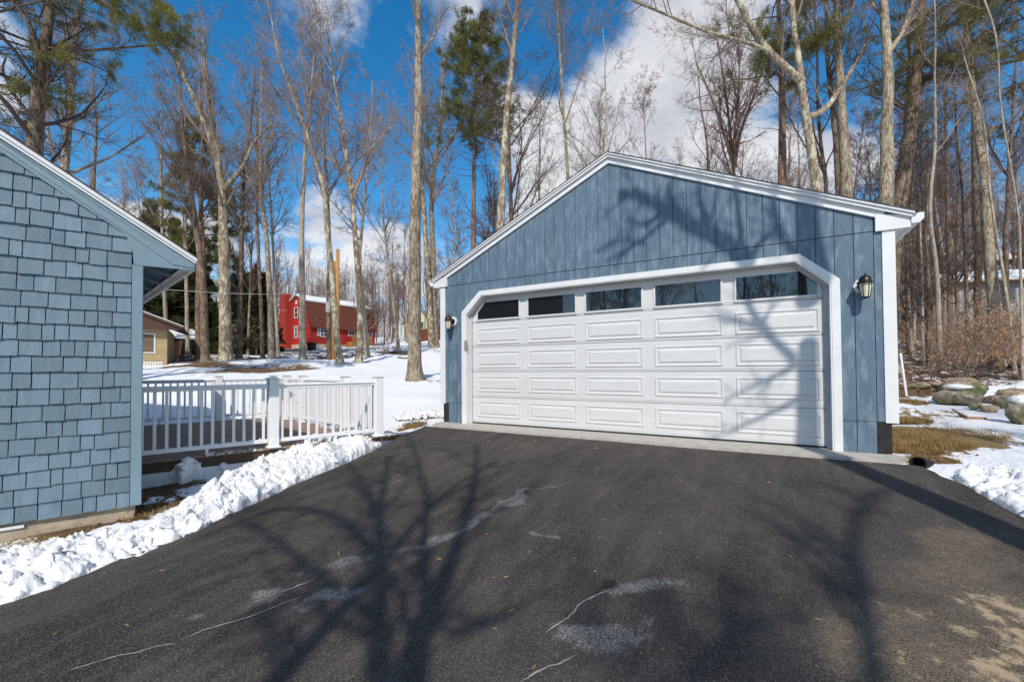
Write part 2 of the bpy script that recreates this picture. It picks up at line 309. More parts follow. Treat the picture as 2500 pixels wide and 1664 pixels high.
M['bark_smooth'] = bark('smooth_grey_bark', (.43, .36, .285), (.27, .21, .155), (.50, .48, .40), .3, bump=.3)
M['bark_pine'] = bark('red_brown_pine_bark', (.34, .215, .15), (.10, .06, .04), None)
M['bark_birch'] = bark('white_birch_bark', (.62, .58, .52), (.35, .3, .26), None, bump=.2)
M['twig'] = mat('grey_brown_twigs', (.29, .22, .175), .85, .2, var=.3, vscale=1.2, rnd=.15)
M['twig_dark'] = mat('dark_twigs', (.14, .10, .085), .85, .2, var=.25, vscale=1.2, rnd=.15)
M['twig_far'] = mat('purple_brown_far_twigs', (.21, .145, .12), .9, .1, var=.3, vscale=.3)
M['twig_red'] = mat('reddish_twigs', (.21, .13, .105), .85, .2, var=.25, vscale=1.2, rnd=.15)
def leafmat(name, a, b_, scale=1.5, tr=.35):
    m = mat(name, a, .7, .2, dark=b_, vscale=scale, rnd=.1); t = m.node_tree; b = t.nodes['Principled BSDF']; o = t.nodes['Material Output']
    tl = N(t, 'ShaderNodeBsdfTranslucent'); t.links.new(b.inputs['Base Color'].links[0].from_socket, tl.inputs[0]); ms = N(t, 'ShaderNodeMixShader', inp={0: tr})
    t.links.new(b.outputs[0], ms.inputs[1]); t.links.new(tl.outputs[0], ms.inputs[2]); t.links.new(ms.outputs[0], o.inputs[0]); return m
M['needle'] = leafmat('pine_needles', (.26, .235, .07), (.085, .09, .028), 1.2)
M['needle_dark'] = leafmat('dark_needles', (.10, .11, .038), (.035, .045, .018), 1.5)
M['leaf'] = leafmat('dry_beech_leaves', (.66, .45, .26), (.40, .21, .10), 5, .4)
M['litter'] = leafmat('fallen_leaves', (.28, .15, .075), (.10, .055, .03), 9, .1)
M['drygrass'] = leafmat('dry_grass', (.40, .27, .11), (.20, .13, .05), 6, .2)
M['rock'] = overlay(overlay(mat('mossy_boulder', (.36, .30, .23), .9, .2, var=.5, vscale=9, bump=1.0, bscale=14), (.10, .115, .03), 3.2, .48, .58, .85), (.42, .40, .33), 9, .58, .7, .7, seed=4)
M['rock2'] = overlay(mat('tan_fieldstone', (.42, .31, .21), .9, .2, var=.5, vscale=10, bump=1.0, bscale=20), (.2, .17, .13), 4, .5, .65, .7)
M['plank'] = mat('weathered_orange_plank', (.36, .19, .10), .8, .2, var=.25, vscale=6, stretch=(1, 6, 6))
M['redwall'] = mat('red_siding', (.42, .028, .022), .6, .3, var=.14, vscale=2)
M['redbrick'] = overlay(mat('red_painted_chimney', (.40, .045, .03), .8, .2, var=.2, vscale=8), (.22, .05, .03), 5, .5, .7, .6)
M['brownroof'] = overlay(mat('brown_shingles', (.15, .05, .035), .9, .15, var=.35, vscale=9, bump=.4, bscale=30), (.17, .08, .05), 3, .5, .65, .6)
M['stonebase'] = mat('cream_foundation', (.50, .40, .28), .9, .2, var=.2, vscale=3)
M['porch'] = mat('ochre_porch_wood', (.30, .155, .045), .8, .2, var=.2, vscale=3)
M['tanlog'] = mat('tan_log_siding', (.46, .34, .19), .75, .25, var=.2, vscale=5, stretch=(1, 1, 6), rnd=.08)
M['brownboard'] = mat('dark_brown_boards', (.10, .055, .042), .8, .2, var=.2, vscale=5)
M['screen'] = mat('window_screen', (.17, .12, .085), .7, .2, var=.15)
M['winglass'] = mat('far_window_glass', (.045, .055, .07), .08, .8, var=.2)
M['greywall'] = mat('pale_grey_boards', (.37, .36, .35), .8, .2, var=.15, vscale=2, rnd=.05)
M['cream'] = mat('cream_clapboard', (.62, .53, .33), .7, .2)
M['fence'] = mat('red_brown_fence_board', (.19, .06, .035), .8, .2, var=.2, rnd=.12)
M['pole'] = mat('honey_pole_wood', (.48, .25, .085), .8, .2, var=.2, vscale=6, stretch=(4, 4, .5))
M['wire'] = mat('pale_cable', (.55, .53, .5), .5)
M['pvc'] = mat('white_pvc', (.8, .8, .78), .4)
# ground: snow, dead grass and leaf litter by a 'bare' attribute
def ground_mat():
    m = bpy.data.materials.new('snow_and_bare_ground'); m.use_nodes = True; t = m.node_tree; b = t.nodes['Principled BSDF']; L = t.links.new
    b.inputs['Specular IOR Level'].default_value = .25
    c = N(t, 'ShaderNodeTexCoord'); at_ = N(t, 'ShaderNodeAttribute', attribute_name='bare'); a2 = N(t, 'ShaderNodeAttribute', attribute_name='litter')
    n = N(t, 'ShaderNodeTexNoise', inp={'Scale': 5.0, 'Detail': 9.0, 'Roughness': .72, 'Distortion': .4}); mp = N(t, 'ShaderNodeMapping'); mp.inputs['Rotation'].default_value = (0, 0, .5); mp.inputs['Scale'].default_value = (1, .45, 1)
    L(c.outputs['Object'], mp.inputs[0]); L(mp.outputs[0], n.inputs['Vector'])
    nm_ = N(t, 'ShaderNodeMath', operation='MULTIPLY_ADD', inp={1: 2.3, 2: -.65}); L(n.outputs['Fac'], nm_.inputs[0]); ad = N(t, 'ShaderNodeMath', operation='ADD'); L(at_.outputs['Fac'], ad.inputs[0]); L(nm_.outputs[0], ad.inputs[1])
    r = N(t, 'ShaderNodeMapRange', interpolation_type='SMOOTHSTEP', inp={'From Min': .97, 'From Max': 1.05}); L(ad.outputs[0], r.inputs[0])
    s1 = N(t, 'ShaderNodeTexNoise', inp={'Scale': .8, 'Detail': 6.0}); L(c.outputs['Object'], s1.inputs['Vector'])
    sc = N(t, 'ShaderNodeMixRGB', inp={1: (.72, .73, .75, 1), 2: (.84, .84, .84, 1)}); L(s1.outputs['Fac'], sc.inputs[0])
    g1 = N(t, 'ShaderNodeTexNoise', inp={'Scale': 30.0, 'Detail': 8.0, 'Roughness': .75}); L(mp.outputs[0], g1.inputs['Vector'])
    gr = N(t, 'ShaderNodeMapRange', inp={'From Min': .3, 'From Max': .7}); L(g1.outputs['Fac'], gr.inputs[0])
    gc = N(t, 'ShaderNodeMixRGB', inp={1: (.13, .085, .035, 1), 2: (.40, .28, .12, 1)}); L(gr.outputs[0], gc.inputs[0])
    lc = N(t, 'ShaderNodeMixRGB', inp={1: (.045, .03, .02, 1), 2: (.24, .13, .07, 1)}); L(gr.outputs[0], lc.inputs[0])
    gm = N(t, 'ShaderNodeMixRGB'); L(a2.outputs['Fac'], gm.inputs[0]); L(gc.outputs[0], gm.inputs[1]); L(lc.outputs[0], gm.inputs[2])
    fm = N(t, 'ShaderNodeMixRGB'); L(r.outputs[0], fm.inputs[0]); L(sc.outputs[0], fm.inputs[1]); L(gm.outputs[0], fm.inputs[2]); L(fm.outputs[0], b.inputs['Base Color'])
    b.inputs['Roughness'].default_value = .7
    hs_ = N(t, 'ShaderNodeTexNoise', inp={'Scale': 9.0, 'Detail': 8.0, 'Roughness': .6}); L(mp.outputs[0], hs_.inputs['Vector'])
    bp = N(t, 'ShaderNodeBump', inp={'Strength': .8, 'Distance': .05}); L(hs_.outputs['Fac'], bp.inputs['Height'])
    bp2 = N(t, 'ShaderNodeBump', inp={'Distance': .03}); L(g1.outputs['Fac'], bp2.inputs['Height']); L(bp.outputs[0], bp2.inputs['Normal']); L(r.outputs[0], bp2.inputs['Strength']); L(bp2.outputs[0], b.inputs['Normal'])
    return m
M['ground'] = ground_mat()
def asphalt_mat():
    m = bpy.data.materials.new('asphalt_with_salt_and_sand'); m.use_nodes = True; t = m.node_tree; b = t.nodes['Principled BSDF']; L = t.links.new
    c = N(t, 'ShaderNodeTexCoord')
    v = N(t, 'ShaderNodeTexVoronoi', inp={'Scale': 230.0}); L(c.outputs['Object'], v.inputs['Vector'])
    sp = N(t, 'ShaderNodeSeparateColor'); L(v.outputs['Color'], sp.inputs[0])
    st = N(t, 'ShaderNodeMapRange', inp={'From Min': .72, 'From Max': 1.0, 'To Min': 0., 'To Max': 1.}); L(sp.outputs[0], st.inputs[0])
    n1 = N(t, 'ShaderNodeTexNoise', inp={'Scale': .8, 'Detail': 5.0, 'Roughness': .6}); L(c.outputs['Object'], n1.inputs['Vector'])
    n2 = N(t, 'ShaderNodeTexNoise', inp={'Scale': 3.0, 'Detail': 8.0, 'Roughness': .7}); mp = N(t, 'ShaderNodeMapping'); mp.inputs['Rotation'].default_value = (0, 0, -.55); mp.inputs['Scale'].default_value = (1.6, .35, 1); L(c.outputs['Object'], mp.inputs[0]); L(mp.outputs[0], n2.inputs['Vector'])
    r1 = N(t, 'ShaderNodeMapRange', inp={'From Min': .3, 'From Max': .7}); L(n1.outputs['Fac'], r1.inputs[0])
    base = N(t, 'ShaderNodeMixRGB', inp={1: (.019, .0165, .015, 1), 2: (.062, .053, .047, 1)}); L(r1.outputs[0], base.inputs[0])
    r2 = N(t, 'ShaderNodeMapRange', inp={'From Min': .45, 'From Max': .75, 'To Max': .75}); L(n2.outputs['Fac'], r2.inputs[0])
    b2 = N(t, 'ShaderNodeMixRGB', inp={2: (.115, .092, .078, 1)}); L(r2.outputs[0], b2.inputs[0]); L(base.outputs[0], b2.inputs[1])
    ms = N(t, 'ShaderNodeMath', operation='MULTIPLY', inp={1: .62}); L(st.outputs[0], ms.inputs[0])
    b3 = N(t, 'ShaderNodeMixRGB', inp={2: (.27, .245, .225, 1)}); L(ms.outputs[0], b3.inputs[0]); L(b2.outputs[0], b3.inputs[1])
    # salt bloom
    sa = N(t, 'ShaderNodeAttribute', attribute_name='salt'); n3 = N(t, 'ShaderNodeTexNoise', inp={'Scale': 22.0, 'Detail': 9.0, 'Roughness': .8}); L(mp.outputs[0], n3.inputs['Vector'])
    ad = N(t, 'ShaderNodeMath', operation='ADD'); L(sa.outputs['Fac'], ad.inputs[0]); L(n3.outputs['Fac'], ad.inputs[1])
    r3 = N(t, 'ShaderNodeMapRange', interpolation_type='SMOOTHSTEP', inp={'From Min': .80, 'From Max': 1.12, 'To Max': 1.0}); L(ad.outputs[0], r3.inputs[0])
    nsp = N(t, 'ShaderNodeTexNoise', inp={'Scale': 120.0, 'Detail': 4.0, 'Roughness': .7}); L(c.outputs['Object'], nsp.inputs['Vector']); rsp = N(t, 'ShaderNodeMapRange', interpolation_type='SMOOTHSTEP', inp={'From Min': .47, 'From Max': .62, 'To Min': .06, 'To Max': .9}); L(nsp.outputs['Fac'], rsp.inputs[0]); msp = N(t, 'ShaderNodeMath', operation='MULTIPLY'); L(r3.outputs[0], msp.inputs[0]); L(rsp.outputs[0], msp.inputs[1])
    b4 = N(t, 'ShaderNodeMixRGB', inp={2: (.46, .44, .42, 1)}); L(msp.outputs[0], b4.inputs[0]); L(b3.outputs[0], b4.inputs[1])
    # sand washed over the edge
    s2 = N(t, 'ShaderNodeAttribute', attribute_name='sand'); n4 = N(t, 'ShaderNodeTexNoise', inp={'Scale': 4.5, 'Detail': 12.0, 'Roughness': .78}); L(c.outputs['Object'], n4.inputs['Vector'])
    n5 = N(t, 'ShaderNodeTexNoise', inp={'Scale': 150.0, 'Detail': 5.0, 'Roughness': .8}); L(c.outputs['Object'], n5.inputs['Vector'])
    a4 = N(t, 'ShaderNodeMath', operation='MULTIPLY_ADD', inp={1: .55}); L(n4.outputs['Fac'], a4.inputs[0]); m5 = N(t, 'ShaderNodeMath', operation='MULTIPLY', inp={1: 1.0}); L(n5.outputs['Fac'], m5.inputs[0]); L(m5.outputs[0], a4.inputs[2])
    a5 = N(t, 'ShaderNodeMath', operation='ADD'); L(a4.outputs[0], a5.inputs[0]); L(s2.outputs['Fac'], a5.inputs[1])
    r4 = N(t, 'ShaderNodeMapRange', interpolation_type='SMOOTHSTEP', inp={'From Min': 1.16, 'From Max': 1.34, 'To Max': .9}); L(a5.outputs[0], r4.inputs[0])
    sc_ = N(t, 'ShaderNodeMapRange', interpolation_type='SMOOTHSTEP', inp={'From Min': .62, 'From Max': .98}); n6 = N(t, 'ShaderNodeTexNoise', inp={'Scale': 14.0, 'Detail': 9.0, 'Roughness': .75}); L(c.outputs['Object'], n6.inputs['Vector']); n6m = N(t, 'ShaderNodeMath', operation='MULTIPLY_ADD', inp={1: 2.0, 2: -1.0}); L(n6.outputs['Fac'], n6m.inputs[0]); n6a = N(t, 'ShaderNodeMath', operation='ADD'); L(n6m.outputs[0], n6a.inputs[0]); L(s2.outputs['Fac'], n6a.inputs[1]); L(n6a.outputs[0], sc_.inputs[0]); scm = N(t, 'ShaderNodeMixRGB', inp={1: (.24, .18, .12, 1), 2: (.48, .36, .22, 1)}); L(sc_.outputs[0], scm.inputs[0]); b5 = N(t, 'ShaderNodeMixRGB'); L(scm.outputs[0], b5.inputs[2]); rg2 = N(t, 'ShaderNodeMapRange', interpolation_type='SMOOTHSTEP', inp={'From Min': .44, 'From Max': .60, 'To Min': .10, 'To Max': 1.0}); L(nsp.outputs['Fac'], rg2.inputs[0]); mxg = N(t, 'ShaderNodeMath', operation='MAXIMUM'); L(rg2.outputs[0], mxg.inputs[0]); L(sc_.outputs[0], mxg.inputs[1]); mg = N(t, 'ShaderNodeMath', operation='MULTIPLY'); L(r4.outputs[0], mg.inputs[0]); L(mxg.outputs[0], mg.inputs[1]); L(mg.outputs[0], b5.inputs[0]); L(b4.outputs[0], b5.inputs[1])
    L(b5.outputs[0], b.inputs['Base Color']); b.inputs['Roughness'].default_value = .8; b.inputs['Specular IOR Level'].default_value = .18
    bp = N(t, 'ShaderNodeBump', inp={'Strength': .7, 'Distance': .006}); L(v.outputs['Distance'], bp.inputs['Height']); L(bp.outputs[0], b.inputs['Normal'])
    return m
M['asphalt'] = asphalt_mat()
M['salt'] = mat('salt_line', (.34, .33, .31), .9, .2, var=.3, vscale=14)
M['tar'] = mat('fresh_tar_patch', (.012, .012, .013), .5, .4, var=.2)
# ------------------------------------------------------------------ ground and driveway
def blobpx(x, y, z, r): p = onz(x, y, z); return (p[0], p[1], r)
nn = 340
uu = np.linspace(-1, 1, nn); gx1 = 3.1*np.sinh(5.6*uu)*1.15+1.0; gy1 = 3.1*np.sinh(5.6*uu)*1.15+.5
GX, GY = np.meshgrid(gx1, gy1); GZ = terrain(GX, GY)
rr = np.hypot(GX-2, GY+7)
dd = np.maximum(np.maximum(lx(GY)-GX, GX-rx(GY)), np.maximum(GY+.05, 0))
offd = sstep(.05, .6, dd)
GZ = GZ+offd*(fbm(GX*1.1, GY*1.1, seed=23)*.028*(gz_ok if False else 1)+fbm(GX*.35, GY*.35, seed=3)*.05*np.clip(rr/10, .3, 3)+fbm(GX*1.6, GY*1.6, seed=9)*.018+np.maximum(fbm(GX*5, GY*5, seed=19), 0)*.012)
gcam = (GX-CAM[0])*RT[0]+(GY-CAM[1])*RT[1]; gdep = (GX-CAM[0])*FW[0]+(GY-CAM[1])*FW[1]
gpx = np.where(gdep > .5, 1250+1042*gcam/np.maximum(gdep, .5), 0)
bare = np.full(GX.shape, -.25); lit = np.zeros(GX.shape)
def addb(c, amp, tgt, soft=1.6):
    d = np.hypot(GX-c[0], GY-c[1]); tgt += amp*(1-sstep(c[2]*.45, c[2]*soft, d))
for (x, y, z, r) in ((2330, 1020, 0, .8), (2400, 1060, 0, .9), (2300, 1060, 0, .5), (2200, 1030, 0, .5), (2225, 1060, 0, .5), (2260, 1075, 0, .55), (2300, 1078, 0, .35), (2205, 1085, 0, .5), (2230, 1015, 0, .5), (2215, 990, 0, .5)): addb(blobpx(x, y, z, r), .40, bare, 2.6)
for (x, y, z, r, l) in ((985, 1040, -.08, .4, 0), (1005, 1032, -.08, .35, 0), (960, 1060, -.1, .3, 0), (380, 1190, -.33, .5, 1), (350, 1235, -.35, .4, 1), (430, 1180, -.33, .35, 1), (300, 1255, -.37, .3, 1), (150, 1300, -.4, .3, .3), (2215, 1118, -.03, .28, .4), (2290, 1120, -.05, .25, .4), (1075, 1034, -.06, .25, .2)):
    c = blobpx(x, y, z, r); addb(c, .98, bare)
    if l: addb((c[0], c[1], c[2]*1.5), l, lit)
for (px, d, r, a) in ((697, 20.5, .9, .55), (640, 21.5, 1.3, .3), (600, 20.5, 1.2, .26), (560, 20, .9, .26), (1000, 15.5, .5, .35), (520, 18, 1.0, .24), (480, 20, 1.4, .28), (720, 23, 1.0, .25), (620, 24, 1.5, .25), (860, 24.5, 1.0, .22), (560, 23.5, 1.4, .3), (430, 18, .8, .25), (900, 27, 1.2, .25), (440, 24, 1.6, .5), (370, 23, 1.6, .6)):
    p = gpt(px, d); addb((p[0], p[1], r), a+.12, bare, 2.4); addb((p[0], p[1], r*1.3), .5, lit)
p = gpt(955, 15.4); addb((p[0], p[1], .6), .5, bare)
de_ = lx(GY)-GX; bare += .95*(de_ > -.1)*(1-sstep(.10, .26, de_))*sstep(-5.3, -4.9, GY)*(GY < -.5)*(1-.6*sstep(.0, .6, fbm(GY*1.7, GY*0, seed=71)))
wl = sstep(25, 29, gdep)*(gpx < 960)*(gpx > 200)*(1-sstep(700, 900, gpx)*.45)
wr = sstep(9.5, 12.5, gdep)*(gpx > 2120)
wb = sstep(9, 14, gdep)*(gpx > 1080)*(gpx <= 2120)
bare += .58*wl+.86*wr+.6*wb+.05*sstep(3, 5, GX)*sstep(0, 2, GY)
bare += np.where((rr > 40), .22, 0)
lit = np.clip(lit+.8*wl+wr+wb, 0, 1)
idx = np.arange(nn*nn).reshape(nn, nn)
Q = np.stack([idx[:-1, :-1], idx[:-1, 1:], idx[1:, 1:], idx[1:, :-1]], -1).reshape(-1, 4)
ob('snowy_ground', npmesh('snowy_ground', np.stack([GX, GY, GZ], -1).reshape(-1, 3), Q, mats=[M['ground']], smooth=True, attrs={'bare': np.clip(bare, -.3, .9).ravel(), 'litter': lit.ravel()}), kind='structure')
# driveway
ny, nx = 330, 235
vy = np.r_[np.linspace(Y_TOP, -7.4, ny-24), -7.4-np.linspace(.05, 1, 24)**1.6*15]; U = np.linspace(0, 1, nx)
DY, DU = np.meshgrid(vy, U, indexing='ij')
ragL = fbm(vy*3, vy*0, seed=4)*.025; ragR = fbm(vy*3, vy*0+7, seed=5)*.03
DX = (lx(vy)-.05+ragL)[:, None]*(1-DU)+(rx(vy)+ragR)[:, None]*DU
DZ = drive_z(DY)+fbm(DX*.8, DY*.8, seed=8)*.004
def poly_dist(X, Y, pts):
    best = np.full(X.shape, 1e9)
    for a, b in zip(pts[:-1], pts[1:]):
        ax, ay, bx, by = a[0], a[1], b[0], b[1]; L2 = (bx-ax)**2+(by-ay)**2+1e-9; t = np.clip(((X-ax)*(bx-ax)+(Y-ay)*(by-ay))/L2, 0, 1); best = np.minimum(best, np.hypot(X-ax-t*(bx-ax), Y-ay-t*(by-ay)))
    return best
def zpx(pts, ox, oy, sc): return [ond(ox+x/sc, oy+y/sc) for x, y in pts]
salt = np.full(DX.shape, .05)+.08*fbm(DX*.7, DY*.7, seed=33); sand = np.full(DX.shape, -.24)
c1 = zpx([(900, 900), (1100, 860), (1300, 770), (1500, 700), (1700, 640), (1850, 600), (2000, 555)], 0, 1000, 1.812)
c2 = zpx([(1400, 830), (1540, 800)], 0, 1000, 1.812)
c3 = zpx([(1900, 560), (2100, 480), (2200, 430), (2350, 370)], 0, 1000, 1.812)
c4 = zpx([(560, 640), (660, 670), (750, 700)], 1200, 1050, 1.812); c5 = zpx([(470, 870), (600, 900), (560, 960), (400, 960), (420, 880), (520, 830)], 1200, 1050, 1.812)
c6 = zpx([(170, 450), (290, 455)], 1200, 1050, 1.812); c7 = zpx([(150, 560), (20, 620)], 1200, 1050, 1.812); c8 = zpx([(20, 300), (180, 280), (480, 180)], 1200, 1050, 1.812); c9 = zpx([(320, 850), (240, 900)], 1200, 1050, 1.812)
WX = DX+.16*fbm(DX*3, DY*3, seed=35); WY = DY+.16*fbm(DX*3, DY*3, seed=36)
for pts, wd, a in ((c1, .10, .42), (c2, .12, .52), (c3, .10, .40), (c4, .12, .62), (c5, .2, .46), (c6, .06, .45), (c7, .1, .25), (c8, .08, .3), (c9, .08, .38)): salt += a*(1-sstep(0, wd*1.6, poly_dist(WX, WY, pts)))*(1.25+.6*fbm(DX*5, DY*5, seed=37))
for pts, wd, a in ((zpx([(2020, 500), (2200, 700), (2150, 900), (2000, 1100)], 1200, 1050, 1.812), .42, .38), (zpx([(1900, 230), (2100, 330)], 1200, 1050, 1.812), .25, .40), 
                   (zpx([(1700, 700), (1800, 1100)], 1200, 1050, 1.812), .6, .34), (zpx([(2300, 480), (2500, 700), (2500, 1100)], 1200, 1050, 1.812), .9, .42), (zpx([(1400, 950), (900, 1100)], 1200, 1050, 1.812), .4, .12), (zpx([(1560, 95), (1850, 170)], 1200, 1050, 1.812), .12, .3), (zpx([(1290, 350), (1400, 300), (1700, 170), (1880, 80)], 0, 1000, 1.812), .07, .3)):
    sand += a*(1-sstep(0, wd*1.5, poly_dist(DX, DY, pts)))
sand = np.minimum(sand, .43)+.10*fbm(DX*2.2, DY*2.2, seed=44)
VX = DX+.028*fbm(DX*11, DY*11, seed=45); VY = DY+.028*fbm(DX*11, DY*11, seed=46)
for (x, y, r_) in ((2160, 775, .09), (2185, 790, .06), (2290, 780, .08), (2340, 800, .12), (2345, 835, .06), (2250, 830, .05), (2110, 885, .05), (2350, 905, .10), (2330, 940, .09), (2240, 1060, .10), (2215, 1095, .06), (2300, 1000, .07), (1560, 105, .04), (1890, 815, .02)):
    cs = zpx([(x, y)], 1200, 1050, 1.812)[0]; sand = np.maximum(sand, .92-.5*np.hypot(VX-cs[0], (VY-cs[1])*.8)/(r_*1.5))
sand += .10*sstep(-4, 4, DX-0.3*(DY+3))
idx = np.arange(ny*nx).reshape(ny, nx)
Q = np.stack([idx[:-1, :-1], idx[1:, :-1], idx[1:, 1:], idx[:-1, 1:]], -1).reshape(-1, 4)
drv = ob('driveway', npmesh('driveway', np.stack([DX, DY, DZ], -1).reshape(-1, 3), Q, mats=[M['asphalt']], smooth=True, attrs={'salt': salt.ravel(), 'sand': sand.ravel()}), kind='structure')
def ribbon(name, pts, wd, m, dz=.006, n=90, seed=1, jig=.012):
    P = np.array(pts)[:, :2]; s = np.r_[0, np.cumsum(np.hypot(*np.diff(P, axis=0).T))]; t = np.linspace(0, s[-1], n); x = np.interp(t, s, P[:, 0]); y = np.interp(t, s, P[:, 1])
    x = x+fbm(t*9, t*0, seed=seed)*jig; y = y+fbm(t*9, t*0+5, seed=seed)*jig; T = np.stack([np.gradient(x), np.gradient(y)], -1); T /= np.linalg.norm(T, axis=1)[:, None]; Nn = np.stack([-T[:, 1], T[:, 0]], -1)
    W = wd*(.45+.55*np.abs(fbm(t*14, t*0+3, seed=seed+3)))*np.minimum(1, np.minimum(t, s[-1]-t)*12+.05)
    V = np.concatenate([np.stack([x, y], -1)+Nn*W[:, None], np.stack([x, y], -1)-Nn*W[:, None]]); Z = drive_z(V[:, 1])+dz
    V = np.c_[V, Z]; i = np.arange(n-1); ob(name, npmesh(name, V, np.stack([i, i+1, n+i+1, n+i], -1), mats=[m]), drv)
ribbon('salt_line', zpx([(250, 1180), (330, 1150), (500, 1095), (650, 1060), (790, 1030)], 0, 1000, 1.812), .006, M['salt'], seed=2)
ribbon('salt_line', zpx([(790, 1030), (900, 975), (1030, 940), (1170, 890), (1340, 825)], 0, 1000, 1.812), .006, M['salt'], seed=3)
ribbon('salt_line', zpx([(1080, 865), (1300, 790), (1420, 735)], 0, 1000, 1.812), .006, M['salt'], seed=6)
ribbon('salt_line', zpx([(140, 1112), (250, 1055), (370, 990)], 1200, 1050, 1.812), .007, M['salt'], seed=9)
ribbon('salt_line', zpx([(240, 900), (330, 830), (400, 770), (470, 730), (540, 700)], 1200, 1050, 1.812), .006, M['salt'], seed=11)
ribbon('tar_patch', zpx([(545, 655), (520, 680), (480, 700)], 1200, 1050, 1.812), .035, M['tar'], dz=.009, n=60, seed=13, jig=.02)
ribbon('tar_patch', zpx([(480, 700), (460, 735)], 1200, 1050, 1.812), .014, M['tar'], dz=.011, n=40, seed=14)
ribbon('tar_patch', zpx([(345, 815), (325, 835)], 1200, 1050, 1.812), .016, M['tar'], dz=.011, n=40, seed=15)
# concrete apron
g = MB()
c = [ony(1045, 1040, 0)]
ap = [(-3.66, .0), (-3.66, -.2), (-3.5, -.46), (0, -.46), (3.0, -.46), (3.55, -.40), (3.72, -.12), (3.66, .0)]
g.prism(ap, -.2, 0.0, lambda u, v, d: (u, v, d)); g.box((-3.3, 0, -.2), (3.3, .3, -.002))
g.build('concrete_apron', M['concrete'], kind='structure')
# ------------------------------------------------------------------ garage
G = empty('garage', label='blue detached garage with wide white door facing the driveway', cat='garage')
XZ = lambda u, v, d: (u, d, v)
SL = .45; zr = lambda x: 4.60-SL*abs(x)                    # siding top line
b = MB()
b.prism([(-3.6, .39), (-3.1, .39), (-3.1, 2.3), (-2.64, 2.66), (2.64, 2.66), (3.1, 2.3), (3.1, .39), (3.6, .39), (3.6, zr(3.6)), (0, zr(0)), (-3.6, zr(3.6))], .0, .12, XZ)
b.box((-3.43, 0, 0), (-3.02, .12, .39)); b.box((3.02, 0, 0), (3.43, .12, .39))
b.build('front_wall', M['groove'], G)
b = MB(); b.box((-3.6, .12, .39), (-3.48, 7.3, 2.98)); b.box((3.48, .12, .39), (3.6, 7.3, 2.98)); b.box((-3.48, 7.18, .39), (3.48, 7.3, 2.98)); b.prism([(-3.48, 2.98), (3.48, 2.98), (0, 4.55)], 7.18, 7.3, XZ); b.build('side_wall', M['siding'], G)
b = MB(); b.box((-3.47, .5, .01), (3.47, 7.17, .02)); b.build('garage_floor', M['cmu'], G)
b = MB(); b.box((-3.47, 6.9, .02), (3.47, 7.1, 2.9)); b.build('inner_wall', M['gasket'], G)
gr = .2032; gap = .004
def board(poly, d=.012):
    if len(poly) < 3: return
    A = abs(sum(poly[i][0]*poly[(i+1) % len(poly)][1]-poly[(i+1) % len(poly)][0]*poly[i][1] for i in range(len(poly)))/2)
    if A < .0008: return
    MB().prism(poly, -d-random.uniform(0, .0015), .0, XZ).build('siding_board', M['siding'], G)
for i in range(-18, 18):
    x0, x1 = max(i*gr, -3.58)+gap, min((i+1)*gr, 3.58)-gap
    if x1-x0 < .01: continue
    p = [(x0, 2.853), (x1, 2.853), (x1, 4.7), (x0, 4.7)]; p = clip(p, SL, 1, 4.60); p = clip(p, -SL, 1, 4.60); board(p)
    inside = x0 > -3.06 and x1 < 3.06
    p = [(x0, .41), (x1, .41), (x1, 2.841), (x0, 2.841)]
    if inside: p = [(x0, 2.15), (x1, 2.15), (x1, 2.841), (x0, 2.841)]; p = clip(p, 0, -1, -2.64); 
    if inside:
        p = [(x0, 2.15), (x1, 2.15), (x1, 2.841), (x0, 2.841)]
        if x0 > 2.55: p = clip(p, -.40/.46, -1, -(2.28+.40/.46*3.08))
        elif x1 < -2.55: p = clip(p, .40/.46, -1, -(2.28+.40/.46*3.08))
        else: p = clip(p, 0, -1, -2.63)
    board(p)
    if not inside and abs((x0+x1)/2) < 3.45: board([(x0, .0), (x1, .0), (x1, .402), (x0, .402)], .009)
# foundation blocks
for sx in (-1, 1):
    for k in range(2):
        MB().box((sx*3.455, -.006, .003+k*.196), (sx*3.60, .2, .195+k*.196), ch=.004).build('foundation_block', M['cmu'], G)
    for r in range(2):
        for k in range(17): MB().box((sx*3.47, .205+k*.41, .003+r*.196-.2), (sx*3.60, .61+k*.41, .195+r*.196-.2+(.2 if 1 else 0)*0), ch=.003).build('foundation_block', M['cmu'], G) if r == 0 else None
    MB().box((sx*3.47, .205, .0), (sx*3.598, 7.2, .388)).build('foundation', M['cmu'], G)
    MB().box((sx*3.535, -.028, .395), (sx*3.665, -.001, 2.84), ch=.003).build('corner_board', M['white'], G)
    MB().box((sx*3.603, .0, .395), (sx*3.628, .12, 2.84), ch=.003).build('corner_board', M['white'], G)
